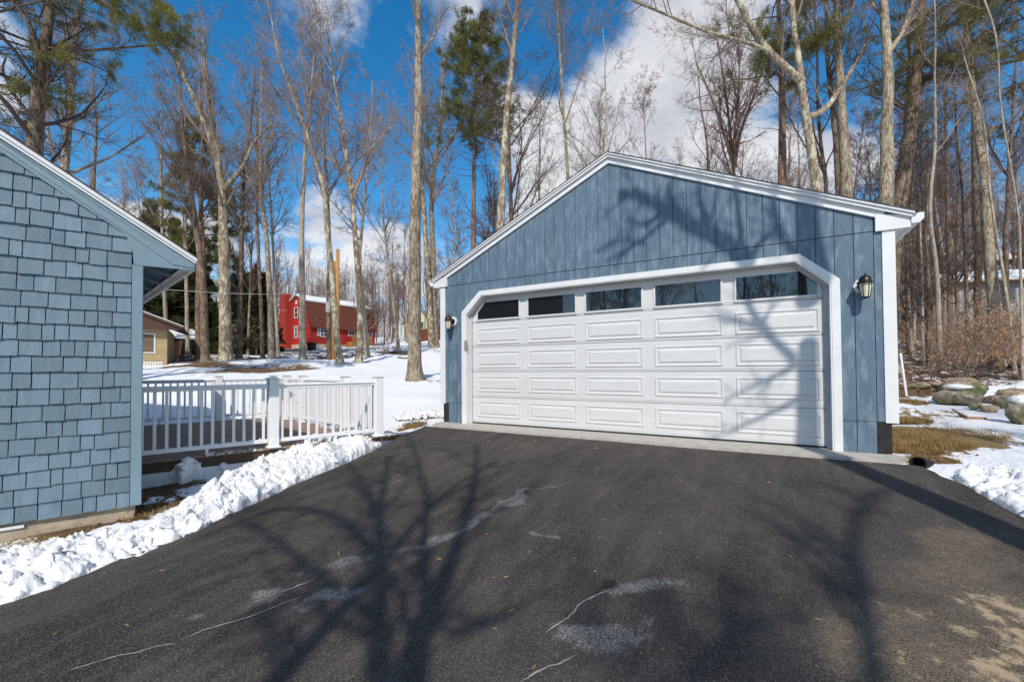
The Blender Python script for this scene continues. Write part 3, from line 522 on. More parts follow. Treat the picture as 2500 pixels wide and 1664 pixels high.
# rake boards in two steps, drip edge, roof
for sx in (-1, 1):
    f = lambda x, off: (sx*x, zr(x)+off)
    MB().prism([f(0, -.02), f(3.56, -.02), f(3.56, .085), f(0, .085)], -.045, -.0, XZ).build('rake_board', M['white'], G)
    MB().prism([f(0, .07), f(3.82, .07), f(3.82, .118), f(0, .118)], -.085, -.046, XZ).build('rake_board', M['white'], G)
    MB().prism([f(0, .112), f(3.84, .112), f(3.84, .142), f(0, .142)], -.105, -.087, XZ).build('drip_edge', M['white'], G)
    MB().prism([f(0, .085), f(3.80, .085), f(3.80, .14), f(0, .14)], -.084, 7.4, XZ).build('roof_deck', M['white'], G)
    # shingle courses on the slope
    nrm = np.array([sx*SL, 0, 1.])/math.hypot(SL, 1); dn = np.array([sx*1., 0, -SL])/math.hypot(SL, 1)
    Lr = 3.86*math.hypot(1, SL); O = np.array([0, 0, zr(0)+.145])
    for k in range(27):
        d0, d1 = k*Lr/27, (k+1)*Lr/27+.012
        MB().add([O+dn*d0+nrm*.002+np.array([0, -.115, 0]), O+dn*d1+nrm*.010+np.array([0, -.115, 0]), O+dn*d1+nrm*.010+np.array([0, 7.45, 0]), O+dn*d0+nrm*.002+np.array([0, 7.45, 0]),
                  O+dn*d0-nrm*.004+np.array([0, -.115, 0]), O+dn*d1-nrm*.001+np.array([0, -.115, 0]), O+dn*d1-nrm*.001+np.array([0, 7.45, 0]), O+dn*d0-nrm*.004+np.array([0, 7.45, 0])],
                 [(0, 1, 2, 3), (7, 6, 5, 4), (0, 4, 5, 1), (1, 5, 6, 2), (2, 6, 7, 3), (3, 7, 4, 0)]).build('shingle_course', M['roof'], G)
    # eave: return block, soffit, fascia, gutter
    MB().prism([(sx*3.47, 2.835), (sx*3.80, 2.835), (sx*3.80, zr(3.80)+.09), (sx*3.47, zr(3.47)+.02)], -.052, .02, XZ).build('eave_return', M['white'], G)
    MB().box((sx*3.605, .022, 2.84), (sx*3.79, 7.35, 2.852)).build('soffit', M['white'], G)
    MB().box((sx*3.79, -.05, 2.835), (sx*3.81, 7.35, 2.97)).build('fascia_board', M['white'], G)
    gp = [(sx*3.812, 2.885), (sx*3.885, 2.885), (sx*3.92, 2.93), (sx*3.925, 3.0), (sx*3.932, 3.0), (sx*3.932, 2.925), (sx*3.89, 2.876), (sx*3.812, 2.876)]
    q = MB().prism(gp, -.06, 7.35, XZ); q.prism([(sx*3.812, 2.877), (sx*3.887, 2.877), (sx*3.927, 2.925), (sx*3.927, 2.995), (sx*3.812, 2.995)], -.064, -.0605, XZ); q.build('gutter', M['alu'], G)
# door casing (front) and jamb (recess)
out = [(3.10, 0), (3.10, 2.27), (2.66, 2.665), (-2.66, 2.665), (-3.10, 2.27), (-3.10, 0)]
inn = [(3.008, 0), (3.008, 2.225), (2.628, 2.578), (-2.628, 2.578), (-3.008, 2.225), (-3.008, 0)]
for i in range(5):
    MB().prism([out[i], out[i+1], inn[i+1], inn[i]], -.036, -.0, XZ).build('door_casing', M['white'], G)
    i2 = [(x*.9935, z-.014 if z > 0 else 0) for x, z in inn]
    MB().prism([inn[i], inn[i+1], i2[i+1], i2[i]], -.030, .155, XZ).build('door_jamb', M['white'], G)
    i3 = [(x*.978, z-.036 if z > 0 else 0) for x, z in inn]
    MB().prism([i2[i], i2[i+1], i3[i+1], i3[i]], .10, .125, XZ).build('weather_strip', M['weather'], G)
b = MB().box((-2.96, .145, 0.002), (2.96, .20, .022)); b.build('bottom_seal', M['gasket'], G)
# five door sections with raised panels; the top one has windows
secs = [(.022, .536), (.536, 1.052), (1.052, 1.553), (1.553, 2.052), (2.052, 2.57)]
cols = [(-2.33, .50), (-1.165, .495), (0, .50), (1.187, .50), (2.375, .515)]
pz = [(.14, .46), (.65, .965), (1.13, 1.465), (1.60, 1.93)]
DYF = .14
for k, (z0, z1) in enumerate(secs):
    sec = MB()
    top = k == 4
    zt = z1-.0035; zb = z0+.0035
    if not top:
        sec.box((-2.965, DYF+.004, zb), (2.965, DYF+.045, zt), ch=.003)
        sec.box((-2.963, DYF-.002, zb+.030), (2.963, DYF+.006, zt-.034), ch=.002)      # face stands proud between the ribs
    else:
        sec.prism([(-2.965, zb), (2.965, zb), (2.965, 2.2), (2.6, zt), (-2.6, zt), (-2.965, 2.2)], DYF+.004, DYF+.045, XZ)
        sec.prism([(-2.963, zb+.03), (2.963, zb+.03), (2.963, 2.19), (2.6, zt-.01), (-2.6, zt-.01), (-2.963, 2.19)], DYF-.002, DYF+.006, XZ)
    so = sec.build('door_section', M['door'], G)
    for (cx, hw) in cols:
        if not top:
            a, b_ = pz[k]; yf = DYF-.003; fr = MB()
            # moulded frame: bevelled rim round a raised field
            O1 = [(cx-hw, a), (cx+hw, a), (cx+hw, b_), (cx-hw, b_)]
            ins = lambda d: [(cx-hw+d, a+d), (cx+hw-d, a+d), (cx+hw-d, b_-d), (cx-hw+d, b_-d)]
            rings = [(0, yf), (.010, yf-.013), (.022, yf-.013), (.034, yf-.001), (.060, yf-.001), (.078, yf-.014)]
            vs = []; fs = []
            for d, y in rings: vs += [(u, y, v) for u, v in ins(d)]
            for r in range(len(rings)-1):
                for j in range(4): fs.append((r*4+j, r*4+(j+1) % 4, (r+1)*4+(j+1) % 4, (r+1)*4+j))
            L_ = (len(rings)-1)*4; fs.append((L_, L_+1, L_+2, L_+3)); fr.add(vs, fs)
            me = fr.build('raised_panel', M['door'], so)
        else:
            a, b_ = 2.115, 2.452; fr = MB(); w_ = .034
            x0, x1 = cx-hw+.02, cx+hw-.02
            if cx > 2: x1 -= .0
            fr.box((x0-w_, DYF-.02, a-w_), (x1+w_, DYF-.003, a), ch=.004); fr.box((x0-w_, DYF-.02, b_), (x1+w_, DYF-.003, b_+w_), ch=.004)
            fr.box((x0-w_, DYF-.02, a+.0005), (x0, DYF-.003, b_-.0005), ch=.004); fr.box((x1, DYF-.02, a+.0005), (x1+w_, DYF-.003, b_-.0005), ch=.004)
            if abs(cx) < 2: fr.build('window_frame', M['door'], so)
            else:
                sg = 1 if cx > 0 else -1; fr = MB(); xi, xo = (x0, x1) if sg > 0 else (x1, x0)
                fr.box((min(xi, xo)-w_*(sg > 0)-.0, DYF-.02, a-w_), (max(xi, xo)+w_*(sg < 0)+0*w_, DYF-.003, a), ch=.004)
                fr.box((xi-sg*w_, DYF-.02, a), (xi, DYF-.003, b_+w_), ch=.004)
                fr.prism([(xo, a-w_), (xo+sg*w_, a-w_), (xo+sg*w_, 2.25), (xo-sg*.14, b_+w_), (xo-sg*.18, b_), (xo, 2.26)], DYF-.02, DYF-.003, XZ)
                fr.build('window_frame', M['door'], so)
            if abs(cx) < 2: MB().box((x0, DYF-.006, a), (x1, DYF-.0035, b_)).build('window_pane', M['pane'], so)
            else:
                sg = 1 if cx > 0 else -1; xi, xo = (x0, x1) if sg > 0 else (x1, x0)
                MB().prism([(xi, a), (xo, a), (xo, 2.26), (xo-sg*.18, b_), (xi, b_)], DYF-.006, DYF-.0035, XZ).build('window_pane', M['pane'], so)
# door keypad on the left casing
b = MB(); b.box((-3.015, -.065, 1.50), (-2.945, -.037, 1.69), ch=.006); b.box((-3.005, -.072, 1.53), (-2.955, -.064, 1.60), ch=.002); b.build('keypad', M['grey'], G)
# lanterns
def lantern(x, z, label):
    L = empty('wall_lantern', (x, -.012, z), label=label, cat='wall lamp', group='lanterns beside the garage door')
    b = MB(); b.tube([(0, -.001, -.01), (0, -.028, -.01)], [.105, .098], 8); b.build('mounting_block', M['white'], L)
    b = MB(); b.tube([(0, -.03, -.01), (0, -.05, -.01), (0, -.058, -.01)], [.062, .058, .03], 16); b.tube([(0, -.05, -.01), (0, -.085, .01), (0, -.125, .02), (0, -.155, .045)], .013, 10); b.build('arm', M['darkmetal'], L, smooth=False)
    c = (0, -.165, 0)
    b = MB(); b.lathe(c, [(.088, .0), (.092, .004), (.088, .012), (.07, .022), (.067, .05), (.058, .072), (.04, .09), (.02, .1), (.008, .103), (.012, .114), (.008, .126), (.002, .13)], 20); b.build('lantern_roof', M['darkmetal'], L, smooth=True)
    b = MB(); b.lathe(c, [(.060, -.003), (.056, -.09), (.042, -.172), (.04, -.176)], 6); b.build('lantern_glass', M['lampglass'], L)
    b = MB()
    for k in range(6):
        an = 2*math.pi*k/6
        b.tube([(c[0]+r*math.cos(an), c[1]+r*math.sin(an), zz) for r, zz in ((.063, 0), (.059, -.09), (.045, -.172))], .0045, 6)
    b.lathe(c, [(.05, -.172), (.05, -.182), (.02, -.188), (.012, -.197), (.003, -.2)], 12); b.build('lantern_cage', M['darkmetal'], L)
lantern(3.335, 2.165, 'dark lantern on the white octagonal block right of the garage door')
lantern(-3.325, 2.105, 'dark lantern on the white octagonal block left of the garage door')
# ------------------------------------------------------------------ shingled house at left
KC = np.array([-3.365, -5.172, 0.]); HU = np.array([math.sin(R_(22.4)), math.cos(R_(22.4)), 0]); HV = np.array([math.sin(R_(-77.9)), math.cos(R_(-77.9)), 0])
HN = np.array([HU[1], -HU[0], 0])                            # out of the gable wall
def W(s, z, d): return KC+HU*s+HN*d+np.array([0, 0, z])
H = empty('shingled_house', tuple(KC), label='blue cedar shingled house corner at the left with white roof edge', cat='house')
HL = -np.array(KC)
def hb(mbobj, name, m, **k):
    mbobj.v = [tuple(np.array(p)+HL) for p in mbobj.v]; return mbobj.build(name, m, H, **k)
RS = -3.1
def wz(s): return (2.40-.714*s) if s > RS else (2.40-.714*RS-(RS-s)*.714)
b = MB(); b.prism([(-.005, -.24), (-.005, 2.30), (0, 2.40-.0), (RS, wz(RS)), (2*RS, 2.40), (2*RS, -.24)], -.15, 0, W); hb(b, 'gable_wall', M['groove'])
b = MB(); b.add([W(0, -.24, -.15), W(0, 2.4, -.15), W(0, 2.4, -.15)+HV*7, W(0, -.24, -.15)+HV*7, W(0, -.24, -.16)-HU*.1, W(0, 2.4, -.16)-HU*.1, W(0, 2.4, -.16)-HU*.1+HV*7, W(0, -.24, -.16)-HU*.1+HV*7], [(0, 1, 2, 3), (4, 5, 6, 7), (0, 1, 5, 4), (3, 2, 6, 7), (1, 2, 6, 5), (0, 3, 7, 4)]); hb(b, 'side_wall', M['shingle'])
b = MB(); b.prism([(-.044, -.24), (2*RS+.05, -.24), (2*RS+.05, -.8), (-.044, -.8)], -.13, -.02, W); b.prism([(-.10, -.30), (2*RS+.05, -.30), (2*RS+.05, -.8), (-.10, -.8)], -.02, -.012, W)
hb(b, 'foundation', M['foundation'])
b = MB(); b.prism([(-.048, -.325), (-.74, -.335), (-.74, -.8), (-.048, -.8)], -.015, .014, W); hb(b, 'foundation_step', M['foundation'])
b = MB(); b.prism([(-.80, -.30), (-1.35, -.30), (-1.35, -.275), (-.80, -.275)], -.01, .008, W); hb(b, 'basement_window_frame', M['white'])
rnd = random.Random(3); st = MB(); cnt = 0
for k in range(-0, 24):
    z0 = -.243+k*.151; s = -.078
    while s > -3.4:
        wdt = rnd.choice((.085, .10, .12, .14, .155, .175, .19))*rnd.uniform(.92, 1.08); s0 = s-wdt
        if k == 0 and s > -.1: pass
        dz = rnd.uniform(-.006, .004); tl = rnd.uniform(-.004, .004)
        poly = [(s-.0038, z0+dz+tl), (s0+.0038, z0+dz-tl), (s0+.0038, z0+.185), (s-.0038, z0+.185)]
        poly = clip(poly, .714, 1, 2.44)
        cmin = [p for p in poly]
        if len(poly) >= 3 and max(p[1] for p in poly)-min(p[1] for p in poly) > .02 and z0 < 2.44-.714*s0:
            n_ = len(poly); dep = rnd.uniform(.018, .027)
            vs = [W(u, v, .0025) for u, v in poly]+[W(u, v, .0035+dep*max(0, 1-(v-z0)/.2)) for u, v in poly]
            fs = [tuple(range(n_)), tuple(range(2*n_-1, n_-1, -1))]+[(i, (i+1) % n_, (i+1) % n_+n_, i+n_) for i in range(n_)]
            if s > -1.5 and cnt < 290: hb(MB().add(vs, fs), 'shingle', M['shingle']); cnt += 1
            else: st.add(vs, fs)
        s = s0
hb(st, 'shingles', M['shingle'], kind='stuff')
b = MB(); b.prism([(-.076, -.245), (.008, -.245), (.008, 2.205), (-.076, 2.205)], -.0, .030, W)
hb(b, 'corner_board', M['bluetrim'])
b = MB(); b.add([W(.002, -.245, .026), W(.002, 2.2, .026), W(.002, 2.2, .026)+HV*.12, W(.002, -.245, .026)+HV*.12, W(.012, -.245, .02), W(.012, 2.2, .02), W(.012, 2.2, .02)+HV*.12, W(.012, -.245, .02)+HV*.12], [(0, 1, 2, 3), (7, 6, 5, 4), (0, 4, 5, 1), (3, 2, 6, 7), (1, 5, 6, 2), (0, 3, 7, 4)]); hb(b, 'corner_board', M['bluetrim'])
# rake board with its curved bracket
rk = [(RS, 2.636-.66*RS-.07)]+[(s, 2.566-.66*s) for s in (-2, -1, 0)]+[(.432, 2.283), (.421, 2.212), (-.064, 2.203), (-.066, 2.25), (-.072, 2.33), (-.090, 2.40), (-.119, 2.475), (-.16, 2.525), (-.25, 2.592)]+[(s, 2.398-.72*s) for s in (-.6, -1, -2)]+[(RS, 2.398-.72*RS)]
b = MB(); b.prism(rk, .0, .034, W); hb(b, 'rake_board', M['bluetrim'])
rk2 = [(s, z) for s, z in ((RS, 2.566-.66*RS), (.434, 2.283), (.424, 2.232), (.25, 2.25), (-.15, 2.545), (RS, 2.44-.72*RS+.0))]
b = MB(); b.prism(rk2, .034, .042, W); hb(b, 'rake_board', M['bluetrim'])
b = MB(); b.prism([(RS, 2.570-.66*RS), (.44, 2.281), (.452, 2.325), (RS, 2.632-.66*RS)], -.02, .062, W); hb(b, 'roof_edge_trim', M['white'])
b = MB(); b.prism([(RS, 2.60-.66*RS), (.452, 2.302), (.462, 2.332), (RS, 2.636-.66*RS)], .056, .078, W); hb(b, 'drip_edge', M['white'])
def roofslab(s0, z0, s1, z1, dz, th, name, m, d0=.082, dep=7.2):
    b = MB(); A = [W(s0, z0+dz, d0), W(s1, z1+dz, d0)]; A += [A[1]+HV*dep, A[0]+HV*dep]; B = [p-np.array([0, 0, th]) for p in A]; b.add(A+B, [(0, 1, 2, 3), (7, 6, 5, 4), (0, 4, 5, 1), (1, 5, 6, 2), (2, 6, 7, 3), (3, 7, 4, 0)]); return hb(b, name, m)
roofslab(RS, 2.636-.66*RS, .47, 2.327, .018, .016, 'roof', M['roof']); roofslab(RS, 2.636-.66*RS, 2*RS-.47, 2.327, .018, .016, 'roof', M['roof'])
roofslab(RS, 2.636-.66*RS, .30, 2.43, -.02, .03, 'roof_deck', M['bluetrim'], d0=-.03)
# eave underside seen from below: dark fascia line, vented white soffit, gutter
roofslab(.012, 2.37, .30, 2.23, 0, .012, 'eave_underside', M['bluetrim'], d0=-.001)
roofslab(.285, 2.26, .305, 2.26, 0, .055, 'inner_fascia', M['brownboard'], d0=-.001)
roofslab(.306, 2.222, .425, 2.222, 0, .012, 'soffit', M['white'], d0=-.001)
roofslab(.426, 2.34, .442, 2.34, 0, .125, 'fascia_board', M['white'], d0=-.001)
for k in range(44): roofslab(.325, 2.2085, .405, 2.2085, 0, .0025, 'soffit_vent', M['grey'], d0=-.03-k*.0, dep=.012).location = tuple(np.array(HV)*(.05+k*.075))
for k in range(7):
    o_ = roofslab(.02, 2.352, .29, 2.22, 0, .05, 'rafter_tail', M['bluetrim'], d0=-.02, dep=.035); o_.location = tuple(np.array(HV)*(.35+k*.6))
# ------------------------------------------------------------------ deck with white railing
DO = np.array([-3.37, -2.01, 0.]); DU_ = np.array([math.sin(R_(21.2)), math.cos(R_(21.2)), 0]); DV_ = np.array([math.sin(R_(-78.8)), math.cos(R_(-78.8)), 0])
def Dp(a, b, z): return DO+DU_*a+DV_*b+np.array([0, 0, z])-np.array(DO)
DK = empty('deck', tuple(DO), label='brown board deck with white vinyl railing beside the blue shingled house', cat='deck')
DW, DL = 4.57, 3.05
k = 0; a = .06
while a > -DL:
    a1 = a-.138
    MB().add([Dp(a, -.03, 0), Dp(a1, -.03, 0), Dp(a1, DW+.03, 0), Dp(a, DW+.03, 0), Dp(a, -.03, -.026), Dp(a1, -.03, -.026), Dp(a1, DW+.03, -.026), Dp(a, DW+.03, -.026)], [(0, 1, 2, 3), (7, 6, 5, 4), (0, 4, 5, 1), (1, 5, 6, 2), (2, 6, 7, 3), (3, 7, 4, 0)]).build('deck_board', M['deck'], DK)
    a = a1-.005
def dbox(b, a0, a1, b0, b1, z0, z1, ch=.004): return b.box((a0, b0, z0), (a1, b1, z1), ax=(np.zeros(3), DU_, DV_, np.array([0, 0, 1.])), ch=ch)
dbox(MB(), -DL, .055, -.01, .025, -.16, -.028).build('rim_board', M['deckrim'], DK)
dbox(MB(), .02, .055, .03, DW, -.16, -.028).build('rim_board', M['deckrim'], DK)
dbox(MB(), -DL, .045, .0, .02, -.36, -.162).build('skirt_board', M['white'], DK)
dbox(MB(), .02, .04, .03, DW, -.36, -.162).build('skirt_board', M['white'], DK)
PW = .064
def post(a, b):
    p = dbox(MB(), a-PW, a+PW, b-PW, b+PW, .0, .985, .008).build('post', M['vinyl'], DK)
    m = MB(); dbox(m, a-PW-.014, a+PW+.014, b-PW-.014, b+PW+.014, .985, 1.003, .005)
    q = [(a-PW-.004, b-PW-.004), (a+PW+.004, b-PW-.004), (a+PW+.004, b+PW+.004), (a-PW-.004, b+PW+.004)]
    m.add([Dp(u, v, 1.003) for u, v in q]+[Dp(a, b, 1.028)], [(0, 1, 4), (1, 2, 4), (2, 3, 4), (3, 0, 4), (3, 2, 1, 0)]); m.build('post_cap', M['vinyl'], p)
    m = MB(); dbox(m, a-PW-.02, a+PW+.02, b-PW-.02, b+PW+.02, .0, .03, .01); m.build('post_skirt', M['vinyl'], p)
for (a, b) in ((0, 0), (-1.55, 0), (0, 1.08), (0, 2.92), (0, 3.77), (0, DW), (-1.07, DW)): post(a, b)
bal_me = None
SNOWR = []
def rail(a0, b0, a1, b1, n=None, snow=False):
    p0, p1 = Dp(a0, b0, 0), Dp(a1, b1, 0); L = np.linalg.norm(p1-p0); t = (p1-p0)/L; s = np.cross(t, (0, 0, 1.)); ax = (p0, t, s, np.array([0, 0, 1.]))
    e = PW+.002
    m = MB(); m.box((e, -.038, .885), (L-e, .038, .92), ax=ax, ch=.01); m.box((e, -.022, .85), (L-e, .022, .884), ax=ax, ch=.004); m.build('top_rail', M['vinyl'], DK)
    m = MB(); m.box((e, -.022, .075), (L-e, .022, .13), ax=ax, ch=.006); m.build('bottom_rail', M['vinyl'], DK)
    n = int(round(L/.122)) if n is None else n
    for i in range(1, n):
        x = L*i/n; 
        MB().box((x-.0175, -.0175, .131), (x+.0175, .0175, .849), ax=ax, ch=.003).build('baluster', M['vinyl'], DK)
    MB().box((L/2-.016, -.016, .0), (L/2+.016, .016, .0745), ax=ax).build('rail_foot', M['vinyl'], DK)
    if snow: SNOWR.append((p0+DO, t, L))
rail(0, 0, -1.55, 0, snow=True); rail(-1.55, 0, -DL-.05, 0, snow=True); rail(0, 0, 0, 1.08); rail(0, 1.08, 0, 2.92, snow=True); rail(0, 3.77, 0, DW); rail(0, DW, -1.07, DW, snow=True); rail(-1.07, DW, -DL-.05, DW, snow=True)
# gate with black hinges
p0, p1 = Dp(0, 2.92+PW+.02, 0), Dp(0, 3.77-PW-.02, 0); L = np.linalg.norm(p1-p0); t = (p1-p0)/L; s = np.cross(t, (0, 0, 1.)); ax = (p0, t, s, np.array([0, 0, 1.]))
m = MB(); m.box((0, -.025, .88), (L, .025, .93), ax=ax, ch=.006); m.box((0, -.02, .07), (L, .02, .125), ax=ax, ch=.006); m.box((0, -.02, .126), (.045, .02, .879), ax=ax, ch=.004); m.box((L-.045, -.02, .126), (L, .02, .879), ax=ax, ch=.004)
gt = m.build('gate', M['vinyl'], DK)
for i in range(1, 5): MB().box((L*i/5-.016, -.016, .126), (L*i/5+.016, .016, .879), ax=ax, ch=.003).build('baluster', M['vinyl'], gt)
MB().tube([p0+t*.05+np.array([0, 0, .14])+s*.022, p1-t*.05+np.array([0, 0, .86])+s*.022], .006, 6).build('brace_rod', M['grey'], gt)
for z in (.22, .80, .90): MB().box((-.03, .014, z-.035), (.05, .034, z+.035), ax=ax).build('hinge', M['gasket'], gt)
MB().box((L-.04, .014, .82), (L+.05, .04, .92), ax=ax).build('latch', M['gasket'], gt)
# ------------------------------------------------------------------ snow banks and clods
def ico(sub=1):
    import bmesh
    bm = bmesh.new(); bmesh.ops.create_icosphere(bm, subdivisions=sub, radius=1); V = np.array([v.co[:] for v in bm.verts]); T = np.array([[v.index for v in f.verts] for f in bm.faces]); bm.free(); return V, T
ICO1, ICO2, ICO3 = ico(2), ico(3), ico(4)
rng = np.random.default_rng(5)
def clods(P, Rr, seed=0, lib=ICO1, squash=.75, amp=.55):
    V0, T0 = lib; n = len(P); nv = len(V0)
    A = rng.uniform(0, 6.28, n); ca, sa = np.cos(A)[:, None], np.sin(A)[:, None]
    D = V0[None]*np.stack([rng.uniform(.75, 1.35, n), rng.uniform(.75, 1.25, n), rng.uniform(.55, 1.0, n)*squash*1.2], -1)[:, None, :]
    X = D[..., 0]*ca-D[..., 1]*sa; Yy = D[..., 0]*sa+D[..., 1]*ca; D = np.stack([X, Yy, D[..., 2]], -1)
    off = rng.uniform(0, 50, (n, 1, 3)); q = V0[None]*1.3+off
    f = 1+amp*fbm(q[..., 0], q[..., 1], q[..., 2], 3, seed)
    V = P[:, None, :]+D*(Rr[:, None, None]*f[..., None]); T = T0[None]+(np.arange(n)*nv)[:, None, None]
    return V.reshape(-1, 3), T.reshape(-1, 3)
def bank(name, inner, outer, hgt, ns=460, nc=80, seed=0, ncl=900, cl=(.012, .07), zin=None, edge=.07, bias=.45, rough=1.0, label=None):
    I = np.array(inner)[:, :2]; Oo = np.array(outer)[:, :2]; s = np.r_[0, np.cumsum(np.hypot(*np.diff(I, axis=0).T))]; t = np.linspace(0, s[-1], ns)
    ip = lambda c: np.interp(t, s, c)
    ix, iy, ox, oy, hh = ip(I[:, 0]), ip(I[:, 1]), ip(Oo[:, 0]), ip(Oo[:, 1]), ip(np.array(hgt))
    ix += fbm(t*2.5, t*0, seed=seed+50)*.03; iy += fbm(t*2.5, t*0+9, seed=seed+51)*.03
    v = np.linspace(0, 1, nc)
    X = ix[:, None]*(1-v)+ox[:, None]*v; Yy = iy[:, None]*(1-v)+oy[:, None]*v
    base = terrain(X, Yy); e = np.minimum(1, v/edge)**.5
    prof = np.where(v < bias, np.sin(np.clip(v/bias, 0, 1)*np.pi/2)**.55, np.cos(np.clip((v-bias)/(1-bias), 0, 1)*np.pi/2)**.8)
    n1_ = fbm(X*2.2, Yy*2.2, seed=seed, octs=3); n2_ = np.abs(fbm(X*7, Yy*7, seed=seed+7, octs=3)); n3_ = np.abs(fbm(X*18, Yy*18, seed=seed+17, octs=3)); 
    Hh = hh[:, None]*prof*(.85+.35*n1_)*rough**0+prof**.5*(.07*(n2_-.35)+.03*(n3_-.3)+.022*(np.abs(fbm(X*42, Yy*42, seed=seed+27, octs=2))-.3))*rough
    nb_ = int(s[-1]*420); bt = rng.random(nb_)*s[-1]; bv_ = rng.random(nb_)*.96+.02; brr = .010+.040*rng.random(nb_)**1.8+.09*(rng.random(nb_) < .035)*rng.random(nb_); bcx = np.interp(bt, t, ix)*(1-bv_)+np.interp(bt, t, ox)*bv_; bcy = np.interp(bt, t, iy)*(1-bv_)+np.interp(bt, t, oy)*bv_
    Lmp = np.zeros_like(X); lift = rng.uniform(-.6, .1, nb_)
    wx_ = X+.009*fbm(X*16, Yy*16, seed=seed+80, octs=2); wy_ = Yy+.009*fbm(X*16+40, Yy*16, seed=seed+81, octs=2)
    for q_ in range(nb_):
        i0 = np.searchsorted(t, bt[q_]-.16); i1 = np.searchsorted(t, bt[q_]+.16); d2 = (wx_[i0:i1]-bcx[q_])**2+(wy_[i0:i1]-bcy[q_])**2; h2 = np.sqrt(np.maximum(brr[q_]**2-d2, 0))+lift[q_]*brr[q_]; Lmp[i0:i1] = np.maximum(Lmp[i0:i1], h2*(d2 < brr[q_]**2))
    Hh = Hh+.85*Lmp*np.minimum(1, prof*1.6)
    Hh = np.where(prof < .02, -.03, Hh); Z = base+Hh+.01
    # overhanging lip: push the driveway side outwards
    dirx = ix-ox; diry = iy-oy; dl = np.hypot(dirx, diry)[:, None]; lip = np.exp(-((v-.05)/.05)**2)*.03
    X = X+dirx[:, None]/dl*lip*(.6+n2_); Yy = Yy+diry[:, None]/dl*lip*(.6+n2_)
    X += .02*fbm(X*15, Z*15, Yy*15, 2, seed+3); Yy += .02*fbm(X*15, Z*15+9, Yy*15, 2, seed+4)
    idx = np.arange(ns*nc).reshape(ns, nc); Q = np.stack([idx[:-1, :-1], idx[1:, :-1], idx[1:, 1:], idx[:-1, 1:]], -1).reshape(-1, 4)
    VV = np.stack([X, Yy, Z], -1).reshape(-1, 3)
    pick = rng.choice(len(VV), ncl, p=(lambda w_: w_/w_.sum())((prof*hh[:, None]+.02).ravel()*np.ones(ns*nc)))
    Rr = cl[0]+(cl[1]-cl[0])*rng.random(ncl)**2.6
    P = VV[pick]+np.stack([rng.normal(0, .02, ncl), rng.normal(0, .02, ncl), -Rr*.42], -1)
    CV, CT = clods(P, Rr, seed)
    V = np.r_[VV, CV]; o_ = ob(name, npmesh(name, V, Q, CT+len(VV), mats=[M['snow']], smooth=True), kind='stuff', label=label); return o_
def wallpt(s, d): p = W(s, 0, d); return p
inner = [np.array([lx(y), y]) for y in (-9, -8, -7, -6.3, -5.6, -5.0, -4.5)]+[p[:2] for p in ledge[5:]]
outer = [wallpt(s, .10)[:2] for s in (-3.6, -2.7, -1.9, -1.3)]+[wallpt(-.75, .16)[:2], wallpt(-.30, .30)[:2], ond(400, 1225)[:2], ond(445, 1200)[:2], ond(500, 1165)[:2]]
# from the corner on the bank runs up to the deck
more = [ond(560, 1135), ond(620, 1108), ond(672, 1098), ond(745, 1085), ond(815, 1072), ond(870, 1064), ond(925, 1056), ond(965, 1046), ond(985, 1034), ond(1005, 1028)]
innerL = [np.array([lx(y), y]) for y in (-9, -8, -7, -6.3, -5.7, -5.2)]+[ond(x, y)[:2] for x, y in ((440, 1314), (500, 1288), (552, 1262))]+[ond(x, y)[:2]+np.array([-.11, .02]) for x, y in ((629, 1229), (690, 1201), (740, 1177), (800, 1152), (855, 1130), (905, 1108), (940, 1086))]
outerL = [wallpt(s, .12)[:2] for s in (-3.7, -2.9, -2.1, -1.5)]+[wallpt(-.85, .34)[:2], wallpt(-.42, .44)[:2]]+[ond(x, y)[:2] for x, y in ((358, 1288), (425, 1248), (472, 1222), (548, 1172), (615, 1138), (672, 1112), (745, 1090), (815, 1074), (880, 1062), (935, 1052))]
hg = [.09, .09, .09, .09, .085, .08, .08, .10, .14, .19, .23, .26, .32, .37, .26, .10]
bank('snow_bank', innerL, outerL, hg, ns=700, nc=96, seed=1, ncl=420, cl=(.008, .045), label='ploughed snow bank between the driveway and the deck')
ib = [ond(x, y)[:2] for x, y in ((395, 1172), (440, 1185), (520, 1150), (600, 1112), (650, 1100))]; obk = [Dp(a_, -.02, 0)[:2]+DO[:2] for a_ in (-2.85, -2.6, -2.2, -1.85, -1.6)]
bank('snow_bank', ib, obk, [.10, .24, .24, .22, .15], ns=160, nc=50, seed=31, ncl=60, cl=(.02, .07), bias=.5, label='shaded snow heap against the white deck skirt')
# loose chunks: by the slab left, and the broken crust at right
def chunks(name, pts, n, rad, spread, label, sink=.3):
    pts = np.array(pts)[:, :2]; t = rng.random(n)*(len(pts)-1); i = np.minimum(t.astype(int), len(pts)-2); f = (t-i)[:, None]; P = pts[i]*(1-f)+pts[i+1]*f+rng.normal(0, spread, (n, 2))
    Rr = rad[0]+(rad[1]-rad[0])*rng.random(n)**2.5; Z = terrain(P[:, 0], P[:, 1])+Rr*(1-sink)*.6
    V, T = clods(np.c_[P, Z], Rr, 7); ob(name, npmesh(name, V, None, T, mats=[M['snow']], smooth=True), kind='stuff', label=label)
chunks('snow_chunks', [onz(975, 1020, -.08), onz(1010, 1018, -.05), onz(1050, 1012, -.03), onz(1078, 1015, -.03)], 420, (.015, .085), .14, 'heap of snow chunks beside the left corner of the garage')
chunks('snow_chunks', [onz(935, 1050, -.1), onz(980, 1036, -.1)], 150, (.012, .05), .10, 'loose snow chunks beyond the end of the snow bank')
